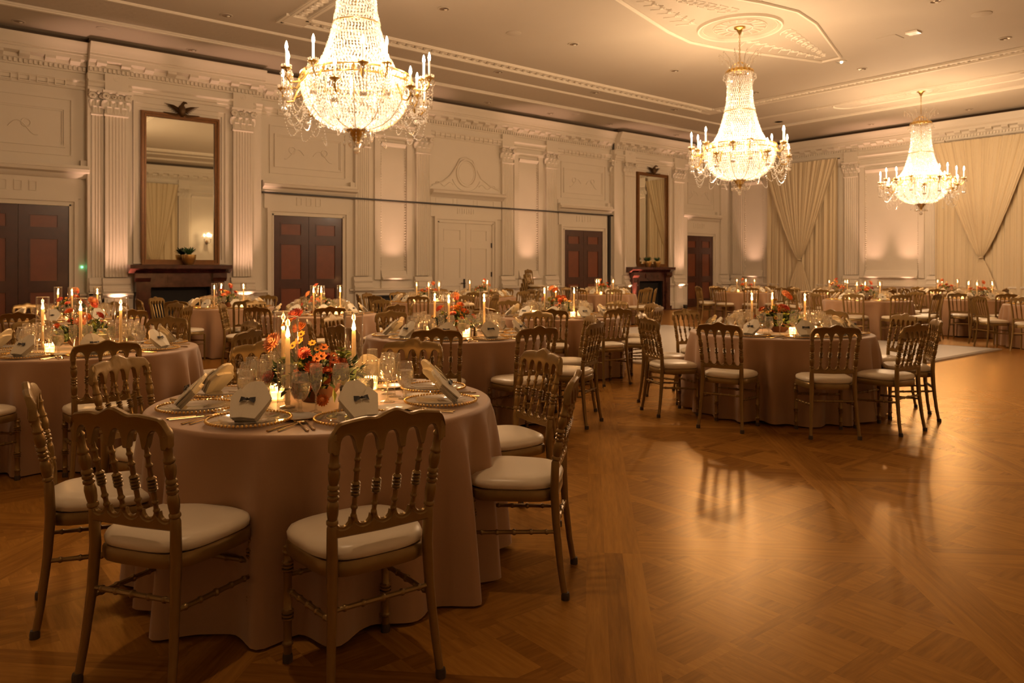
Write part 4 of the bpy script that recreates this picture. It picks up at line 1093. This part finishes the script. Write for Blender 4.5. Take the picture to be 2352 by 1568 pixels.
def votive():
    e = empty('votive_candle'); m = MB(); rows = []
    for r_, z in ((.026,.001),(.030,.004),(.034,.06),(.0345,.068),(.032,.068),(.031,.02)):
        rows.append([((r_+.0012*(1 if i % 2 else -1))*cos(2*PI*i/36), (r_+.0012*(1 if i % 2 else -1))*sin(2*PI*i/36), z) for i in range(36)])
    m.grid(rows, closed=True); m.build('ribbed_glass', M['glass'], e)
    m = MB(); m.lathe([(.001,.006),(.027,.006),(.028,.038),(.001,.036)], 16); m.build('wax', M['votwax'], e)
    m = MB(); m.lathe([(.0005,.036),(.005,.043),(.0035,.056),(.0005,.064)], 6); m.build('flame', M['flame'], e)
    light('votive_light', 'POINT', (0,0,.058), P_VOT, FLM, e, .012)
    return e
def charger():
    m = MB(); m.lathe([(.001,.010),(.10,.009),(.118,.012),(.155,.016),(.158,.013),(.120,.006),(.10,.003),(.001,.003)], 48)
    o = m.build('charger_plate', M['plateglass'])
    m = MB(); n = 64
    for i in range(n): m.sphere(.0062, (.161*cos(2*PI*i/n), .161*sin(2*PI*i/n), .0165), 6, 4)
    m.build('beaded_rim', M['goldrim'], o)
    m = MB(); m.lathe([(.001,.0125),(.07,.012),(.085,.014),(.115,.0215),(.117,.0205),(.088,.0135),(.001,.0115)], 40); m.build('dinner_plate_rim', M['plateglass'], o)
    return o
def napkin():
    """tuxedo fold: jacket body with two lapels and a black bow tie, leaning back"""
    T = TR(0,-.066,.018, rx=R(-42))
    m = MB()
    def plate(pts, y0, k, th, mt=None):                    # folded sheet: y falls away to the sides
        n = len(pts); f_ = [(x, y0+k*abs(x), z) for x, z in pts]; b_ = [(x, y0+k*abs(x)+th, z) for x, z in pts]
        m.add(f_+b_, [tuple(range(n)), tuple(range(2*n-1,n-1,-1))]+[(i,(i+1) % n,n+(i+1) % n,n+i) for i in range(n)], mt, T)
    body = [(0,0),(.048,0),(.066,.05),(.080,.095),(.056,.126),(.044,.150),(.026,.166),(0,.168)]
    for sg in (-1,1): plate([(sg*x, z) for x, z in body], -.010, .12, .012)
    for sg in (-1,1): plate([(0,0),(sg*.046,0),(sg*.060,.05),(sg*.070,.09),(sg*.045,.12),(0,.12)], .002, .10, .016)
    o = m.build('napkin', M['napkin'], ang=20, bevel=.002)
    for sg in (-1,1):
        m = MB(); plate([(0,.0),(sg*.051,0),(sg*.070,.05),(sg*.086,.096),(sg*.058,.132),(sg*.050,.128),(sg*.002,.066)], -.021, .16, .005)
        m.build('lapel', M['napkin'], o, ang=20, bevel=.0015)
    m = MB()
    for sg in (-1,1):
        m.add([(0,-.028,.074),(sg*.012,-.031,.081),(sg*.031,-.026,.087),(sg*.031,-.024,.061),(sg*.012,-.031,.067),(0,-.022,.074),(sg*.031,-.018,.074)], [(0,1,4),(1,2,3,4),(2,6,3),(0,4,5),(0,5,1),(1,5,6,2),(4,3,6,5)], None, T)
    m.sphere(.006, (0,-.030,.074), 6, 4, T=T); m.build('bow_tie', M['black'], o, smooth=False)
    return o
def goblet(water=True):
    m = MB(); m.lathe([(.001,.001),(.033,.001),(.032,.004),(.012,.010),(.0075,.020),(.010,.032),(.0075,.045),(.010,.055),(.026,.066),(.038,.090),(.041,.115),(.038,.145),(.0325,.172)], 28, cap=False)
    o = m.build('water_goblet', M['glass'], ang=180)
    if water:
        m = MB(); m.lathe([(.001,.060),(.024,.068),(.0365,.092),(.0395,.115),(.0385,.135),(.001,.134)], 20)
        m.build('iced_water', M['realwater'], o)
    m = MB(); m.lathe([(.0325,.1715),(.0335,.173),(.0325,.1745),(.0315,.173)], 28, cap=False); m.build('rim', M['rimglass'], o)
    return o
def wineglass(h=.20, rb=.038):
    m = MB(); m.lathe([(.001,.001),(.034,.001),(.030,.004),(.008,.008),(.0038,.02),(.0036,.085),(.006,.092),(.022,.100),(rb*.9,.118),(rb,.142),(rb*.93,h-.02),(rb*.78,h)], 28, cap=False)
    o = m.build('wine_glass', M['glass'], ang=180); m = MB(); m.tube([(rb*.78*cos(i*PI/12),rb*.78*sin(i*PI/12),h) for i in range(24)], .0011, 5, closed=True); m.build('rim', M['rimglass'], o); return o
def flute():
    m = MB(); m.lathe([(.001,.001),(.030,.001),(.027,.004),(.007,.008),(.0036,.02),(.0036,.075),(.008,.085),(.022,.115),(.027,.15),(.027,.185),(.0255,.205)], 24, cap=False)
    o = m.build('champagne_glass', M['glass'], ang=180); m = MB(); m.tube([(.0255*cos(i*PI/12),.0255*sin(i*PI/12),.205) for i in range(24)], .0011, 5, closed=True); m.build('rim', M['rimglass'], o); return o
def fork():
    m = MB(); m.tube([(0,-.10,.004),(0,-.05,.006),(0,.02,.009),(0,.035,.010)], [.0065,.005,.003,.004], 6, sq=.5)
    m.box(-.011,.011,.035,.052,.009,.0115)
    for i in range(4): m.tube([(-.0095+.0063*i,.05,.010),(-.0095+.0063*i,.07,.008),(-.0095+.0063*i,.095,.011)], [.002,.0018,.001], 4)
    return m.build('fork', M['flat'])
def knife():
    m = MB(); m.tube([(0,-.11,.005),(0,-.06,.006),(0,.0,.006)], [.0065,.0055,.005], 6, sq=.6)
    m.add([(-.004,0,.004),(.005,0,.004),(.010,.04,.003),(.010,.09,.003),(-.004,.125,.003),(-.004,0,.007),(.005,0,.007),(.010,.04,.005),(.010,.09,.005),(-.004,.125,.005)], [(0,1,2,3,4),(9,8,7,6,5),(0,5,6,1),(1,6,7,2),(2,7,8,3),(3,8,9,4),(4,9,5,0)])
    return m.build('knife', M['flat'])
def spoon():
    m = MB(); m.tube([(0,-.09,.004),(0,-.03,.006),(0,.04,.009)], [.006,.004,.003], 6, sq=.5); m.sphere(.016, (0,.062,.010), 10, 6, T=TR(0,0,0)); 
    for i, v in enumerate(m.v):
        if v[1] > .045 and abs(v[0]) < .05 and i >= 18: m.v[i] = (v[0]*.9, .062+(v[1]-.062)*1.5, .009+(v[2]-.010)*.3)
    return m.build('spoon', M['flat'])
def breadplate():
    m = MB(); m.lathe([(.001,.004),(.04,.003),(.052,.006),(.078,.013),(.079,.011),(.054,.002),(.001,.001)], 36); o = m.build('bread_plate', M['china'])
    m = MB(); m.lathe([(.0775,.0128),(.080,.0128),(.080,.0112),(.0775,.0112)], 36, cap=False); m.build('gilt_rim', M['goldrim'], o); return o
def shaker(c):
    m = MB(); m.lathe([(.001,.001),(.018,.001),(.020,.004),(.013,.085),(.001,.085)], 12, M['salt'] if c else M['bronze']); m.build
    e = empty('salt_shaker' if c else 'pepper_shaker'); m.build('shaker_body', None, e)
    m = MB(); m.lathe([(.0135,.085),(.0135,.10),(.009,.108),(.001,.109)], 12); m.build('shaker_cap', M['steel'], e); return e

# ================================================================ LAYING THE ROOM
W_GUEST = .0
class Proto:
    def __init__(s, o):
        s.o = o; all_kids(o); s.f = {'used': False}; s.c = o.get('category')
    def put(s, x, y, z, rz, label, cat, group=None, sc_=None):
        c = place(s.o, (x,y,z), rz, None, None, s.f)
        for k in ('group',):
            if k in c: del c[k]
        c['label'] = label; c['category'] = cat
        if group: c['group'] = group
        if sc_: c.scale = (sc_,)*3
        return c
P = dict(chair=Proto(chair()), chair_s=Proto(chair(False)), taper=Proto(taper()), cyl=Proto(chimney_glass()), vot=Proto(votive()), charger=Proto(charger()), napkin=Proto(napkin()),
         goblet=Proto(goblet()), wine=Proto(wineglass()), flute=Proto(flute()), fork=Proto(fork()), knife=Proto(knife()), spoon=Proto(spoon()), bread=Proto(breadplate()),
         fa=Proto(arrangement(11, FL1, SM1)), fb=Proto(arrangement(22)), fc=Proto(arrangement(35)), salt=Proto(shaker(1)), pepper=Proto(shaker(0)))
def simple(fn, name, **k):                                # small far copies: one mesh, no parts
    return fn
def far_napkin():
    m = MB(); T = TR(0,-.066,.018, rx=R(-42)); b_ = [(-.048,0),(.048,0),(.066,.05),(.083,.095),(.056,.128),(.03,.166),(-.03,.166),(-.056,.128),(-.083,.095),(-.066,.05)]
    m.prism(b_, -.012, .008, M['napkin'], T); m.octa((0,-.018,.074), .028,.006,.011, M['black'], T); return m.build('napkin', None, smooth=False)
def far_charger():
    m = MB(); m.lathe([(.001,.010),(.12,.010),(.158,.015),(.12,.004)], 20, M['plateglass'], cap=False); m.tube([(.161*cos(i*PI/12),.161*sin(i*PI/12),.0165) for i in range(24)], .006, 5, M['goldrim'], closed=True); return m.build('charger_plate', None)
def far_goblet():
    m = MB(); m.lathe([(.033,.001),(.012,.010),(.008,.05),(.026,.066),(.041,.110),(.0325,.172)], 12, cap=False); return m.build('water_goblet', M['glass'], ang=180)
def far_wine():
    m = MB(); m.lathe([(.034,.001),(.0040,.01),(.0040,.09),(.036,.125),(.037,.15),(.030,.20)], 12, cap=False); return m.build('wine_glass', M['glass'], ang=180)
def far_bread():
    m = MB(); m.lathe([(.001,.004),(.05,.004),(.079,.012),(.05,.001)], 16, cap=False); return m.build('bread_plate', M['china'])
P.update(napkin_s=Proto(far_napkin()), charger_s=Proto(far_charger()), goblet_s=Proto(far_goblet()), wine_s=Proto(far_wine()), bread_s=Proto(far_bread()))
ORD = ['leftmost','second from left','third from left','fourth from left','fifth from left','sixth from left']
def ranks(items, tx, ty):
    """items: [(x,y)] -> phrase per item: side (near/far) and rank from the left as seen from the room entrance"""
    dc = math.hypot(tx, ty); out = [None]*len(items)
    near = [i for i, (x,y) in enumerate(items) if math.hypot(x,y) < dc]; far = [i for i in range(len(items)) if i not in near]
    for nm, g in (('near', near), ('far', far)):
        g.sort(key=lambda i: (items[i][0]*RGT[0]+items[i][1]*RGT[1])/(items[i][0]*FWD[0]+items[i][1]*FWD[1]))
        for k, i in enumerate(g): out[i] = (nm, ORD[k] if k < len(ORD)-0 else 'last')
    return out
def seat_xy(t, a, d): return t['x']+d*cos(R(a)), t['y']+d*sin(R(a))
TABLES = [
 dict(n='the front table', x=1.525, y=3.265, R=.77, lvl=3, fa='fa', frz=0, angs=[-103,-147,168,127,86,40,-7,-49], tap=[(-.22,-.09),(.19,.09),(-.07,.33)], vot=[(-.18,.13),(.10,-.20),(.30,.12)],
      chairs={0:(1.205,2.325,-3),1:(.735,2.77,-58),2:(.626,3.40,-99),7:(2.105,2.555,41),6:(2.49,3.15,82),3:(.995,4.015,-143),4:(1.67,4.28,172)}),
 dict(n='the left-edge table', x=1.07, y=6.58, R=.82, lvl=3, fa='fb', frz=1, angs=[-94,-46,2,50,96,142,-174,-134], tap=[(-.07,-.32),(.17,-.45),(-.25,.15)]),
 dict(n='the near right table', x=6.67, y=4.07, R=.86, lvl=3, fa='fc', frz=2, angs=[-170,-130,-98,-60,-28,8,42,79,118,152], tap=[(-.10,.24),(.28,.25),(.16,-.18)]),
 dict(n='the table behind the front one', x=4.04, y=5.82, R=.84, lvl=3, fa='fb', frz=3, angs=[-132,-97,-60,-24,14,50,86,122,158,-168], tap=[(-.01,.36),(-.17,-.12),(.25,-.10)]),
 dict(n='the middle table', x=6.75, y=7.38, R=.84, lvl=2, fa='fc', frz=4, angs=[-136,-100,-66,-28,8,44,80,116,152,-172], tap=[(-.28,-.06),(.12,.16),(.06,-.26)]),
 dict(n='the table by left brown doors', x=4.50, y=9.80, R=.78, lvl=2, fa='fa', frz=5.5, angs=[-150,-110,-68,-25,20,65,110,155], tap=[(-.17,-.15),(-.10,-.24),(.24,-.12)]),
 dict(n='the table by the near fireplace', x=4.10, y=12.5, R=.78, lvl=1, fa='fb', frz=.7, angs=[-140,-95,-50,-5,40,85,130,175]),
 dict(n='the table left of the white door', x=7.89, y=12.31, R=.84, lvl=1, fa='fc', frz=1.7, angs=[-130+36*i for i in range(10)]),
 dict(n='the table before the white door', x=10.4, y=14.0, R=.84, lvl=1, fa='fa', frz=2.7, angs=[-118+36*i for i in range(10)]),
 dict(n='the table by the far fireplace', x=14.0, y=13.55, R=.84, lvl=1, fa='fb', frz=3.7, angs=[-125+36*i for i in range(10)]),
 dict(n='the table by the corner curtain', x=18.3, y=12.2, R=.84, lvl=1, fa='fc', frz=4.7, angs=[-140+36*i for i in range(10)]),
 dict(n='the table by the wide panel', x=18.16, y=9.4, R=.84, lvl=1, fa='fa', frz=5.7, angs=[-135+36*i for i in range(10)]),
 dict(n='the table beyond the dance floor', x=15.34, y=7.38, R=.84, lvl=1, fa='fb', frz=.2, angs=[-128+36*i for i in range(10)]),
 dict(n='the table by the right curtain', x=17.6, y=6.1, R=.84, lvl=1, fa='fc', frz=1.2, angs=[-140+36*i for i in range(10)]),
 dict(n='the right-edge table', x=15.8, y=4.2, R=.84, lvl=1, fa='fa', frz=2.2, angs=[-150+36*i for i in range(10)]),
 dict(n='the table by the left-edge doors', x=1.63, y=10.6, R=.82, lvl=1, fa='fb', frz=3.2, angs=[-120,-75,-30,15,60,105,150,-165]),
 dict(n='the rearmost right table', x=20.9, y=8.0, R=.84, lvl=1, fa='fc', frz=4.2, angs=[-130+36*i for i in range(10)]),
]
rnd = random.Random(99)
cloths = {}; TAKEN = []
for ti, t in enumerate(TABLES):
    tx, ty, Rt, n_, lvl = t['x'], t['y'], t['R'], t['n'], t['lvl']
    key = (Rt, ti if lvl == 3 else ti % 3)
    if key not in cloths: cloths[key] = clothmesh(Rt, ti+5, 200 if lvl == 3 else 120).build('tablecloth', M['cloth'], ang=180); c = cloths[key]
    else: c = cloths[key].copy(); COL.objects.link(c)
    c.location = (tx,ty,0); c.rotation_euler = (0,0,ti*.7)
    tag(c, 'rose beige floor-length round tablecloth on '+n_, 'tablecloth', 'round tablecloths')
    for gone in ('kind',):
        if gone in c: del c[gone]
    # ---- chairs
    pos = []
    for i, a in enumerate(t['angs']):
        j = rnd.uniform(-2,2); d = Rt+.265+rnd.uniform(-.02,.03)
        if 'chairs' in t and i in t['chairs']: x, y, rz = t['chairs'][i]; rz = R(rz)
        else: x, y = seat_xy(t, a, d); rz = R(a+90+rnd.uniform(-5,5))
        pos.append((x,y,rz))
    if lvl < 3:
        pos = [p for p in pos if all(math.hypot(p[0]-q[0], p[1]-q[1]) > .60 for q in TAKEN) and all(math.hypot(p[0]-q['x'], p[1]-q['y']) > q['R']+.24 for q in TABLES if q is not t)]
    TAKEN += [(p[0],p[1]) for p in pos]
    rk = ranks([(p[0],p[1]) for p in pos], tx, ty)
    for (x,y,rz), (side, o_) in zip(pos, rk):
        pr = P['chair'] if lvl >= 2 else P['chair_s']
        pr.put(x, y, 0, rz, 'gold spindle chair, %s, %s side, %s' % (o_, side, n_), 'chair', 'gold chairs around '+n_)
    # ---- centrepiece
    P[t['fa']].put(tx-(.05 if ti == 0 else 0), ty, .75, 0 if ti == 0 else t['frz'], 'orange and coral dahlias in a low bowl on '+n_, 'flower arrangement', 'table flower arrangements')
    tp = t.get('tap') or [(.26*cos(R(q+ti*31)), .26*sin(R(q+ti*31))) for q in (20,150,265)]
    rk = ranks([(tx+a, ty+b) for a, b in tp], 1e3, 1e3)
    for (a,b), (_, o_) in zip(tp, rk):
        P['taper'].put(tx+a, ty+b, .75, rnd.uniform(0,6), 'lit taper candle, %s of three on %s' % (o_, n_), 'candle', 'taper candles on '+n_)
        P['cyl'].put(tx+a, ty+b, .75, 0, 'glass cylinder round %s taper, %s' % (o_, n_), 'candle glass', 'glass cylinders on '+n_)
    vt = t.get('vot') or [(.31*cos(R(q+ti*17)), .31*sin(R(q+ti*17))) for q in (-95,60,200)]
    rk = ranks([(tx+a, ty+b) for a, b in vt], 1e3, 1e3)
    for (a,b), (_, o_) in zip(vt, rk):
        P['vot'].put(tx+a, ty+b, .75, 0, 'ribbed votive candle, %s of three, %s' % (o_, n_), 'votive', 'votives on '+n_)
    if lvl == 3:
        P['salt'].put(tx-.06, ty-.30, .75, 0, 'tall white salt shaker on '+n_, 'salt shaker'); P['pepper'].put(tx-.01, ty-.31, .75, 0, 'dark pepper shaker on '+n_, 'pepper shaker')
    # ---- place settings
    pl = [seat_xy(t, a, Rt-.215) for a in t['angs']]; rk = ranks(pl, tx, ty)
    for (px, py), a, (side, o_) in zip(pl, t['angs'], rk):
        rz = R(a+90); where = 'at the %s place, %s side, %s' % (o_, side, n_)
        where = '    %s place, %s side, %s' % (o_, side, n_)
        def at(u, v): return px+u*cos(rz)-v*sin(rz), py+u*sin(rz)+v*cos(rz)
        q = '' if lvl >= 2 else '_s'
        J = lambda s=.012: rnd.uniform(-s, s)
        P['charger'+q].put(px, py, .75, rz, 'glass charger, ' + where[4:], 'plate', 'glass chargers on '+n_)
        P['napkin'+q].put(px+J(.01), py+J(.01), .757, rz+J(.25), 'tuxedo napkin, ' + where[4:], 'napkin', 'napkins on '+n_)
        x, y = at(.09+J(), .20+J()); P['goblet'+q].put(x, y, .75, rz, 'water goblet, ' + where[4:], 'glass', 'water goblets on '+n_)
        x, y = at(.0+J(), .25+J()); P['wine'+q].put(x, y, .75, rz, 'wine glass, ' + where[4:], 'glass', 'wine glasses on '+n_)
        if lvl >= 1:
            x, y = at(.145+J(), .275+J() if lvl < 3 else .265)
            (P['flute'] if lvl >= 2 else P['wine_s']).put(x, y, .75, rz, ('champagne glass, ' if lvl >= 2 else 'rear wine glass, ') + where[4:], 'glass', 'champagne glasses on '+n_, None if lvl >= 2 else .97)
        if lvl >= 2:
            x, y = at(-.185+J(), .155+J()); P['bread'].put(x, y, .75, rz, 'bread plate, ' + where[4:], 'plate', 'bread plates on '+n_)
        if lvl == 3:
            for u, k, nm in ((-.185,'fork','inner fork, '),(-.215,'fork','outer fork, '),(.188,'knife','knife, '),(.215,'spoon','spoon, ')):
                x, y = at(u, -.02+J()); P[k].put(x, y, .75, rz+J(.06), nm + where[4:], k, k+'s on '+n_)

# ---- stack of spare chairs and black music chairs by the wall
for i in range(5):
    P['chair_s'].put(13.3+.045*i, 15.6, .12*i, R(200), 'spare gold chair by the back wall, %s in the stack' % ['lowest','second up','third up','fourth up','topmost'][i], 'chair', 'stacked spare gold chairs')
def blackchair(x, y, rz, lb):
    e = empty('side_chair', (x,y,0), rz); m = MB(); m.box(-.22,.22,-.2,.2,.43,.47); m.build('seat', M['blackcloth'], e, bevel=.015)
    m = MB(); m.box(-.21,.21,-.24,-.21,.56,.86); m.build('backrest', M['blackcloth'], e, bevel=.02)
    for a in (-.2,.2):
        for b in (-.19,.18):
            m = MB(); m.tube([(a,b,0),(a,b,.43)] if b > 0 else [(a,b-.06,0),(a,b,.43),(a,b-.04,.84)], .011, 6); m.build('leg', M['black'], e)
    tag(e, lb, 'chair', 'black chairs by the back wall')
blackchair(15.3, 15.9, R(150), 'left of two plain black chairs by the back wall')
blackchair(16.2, 15.7, R(185), 'right of two plain black chairs by the back wall')
m = MB(); m.box(14.35,15.05,16.9,17.35,0,.0+.86); m.frame if 0 else None
# unused prototypes go
for p in P.values():
    if not p.f['used']:
        for c in list(p.o.children_recursive)+[p.o]: bpy.data.objects.remove(c)
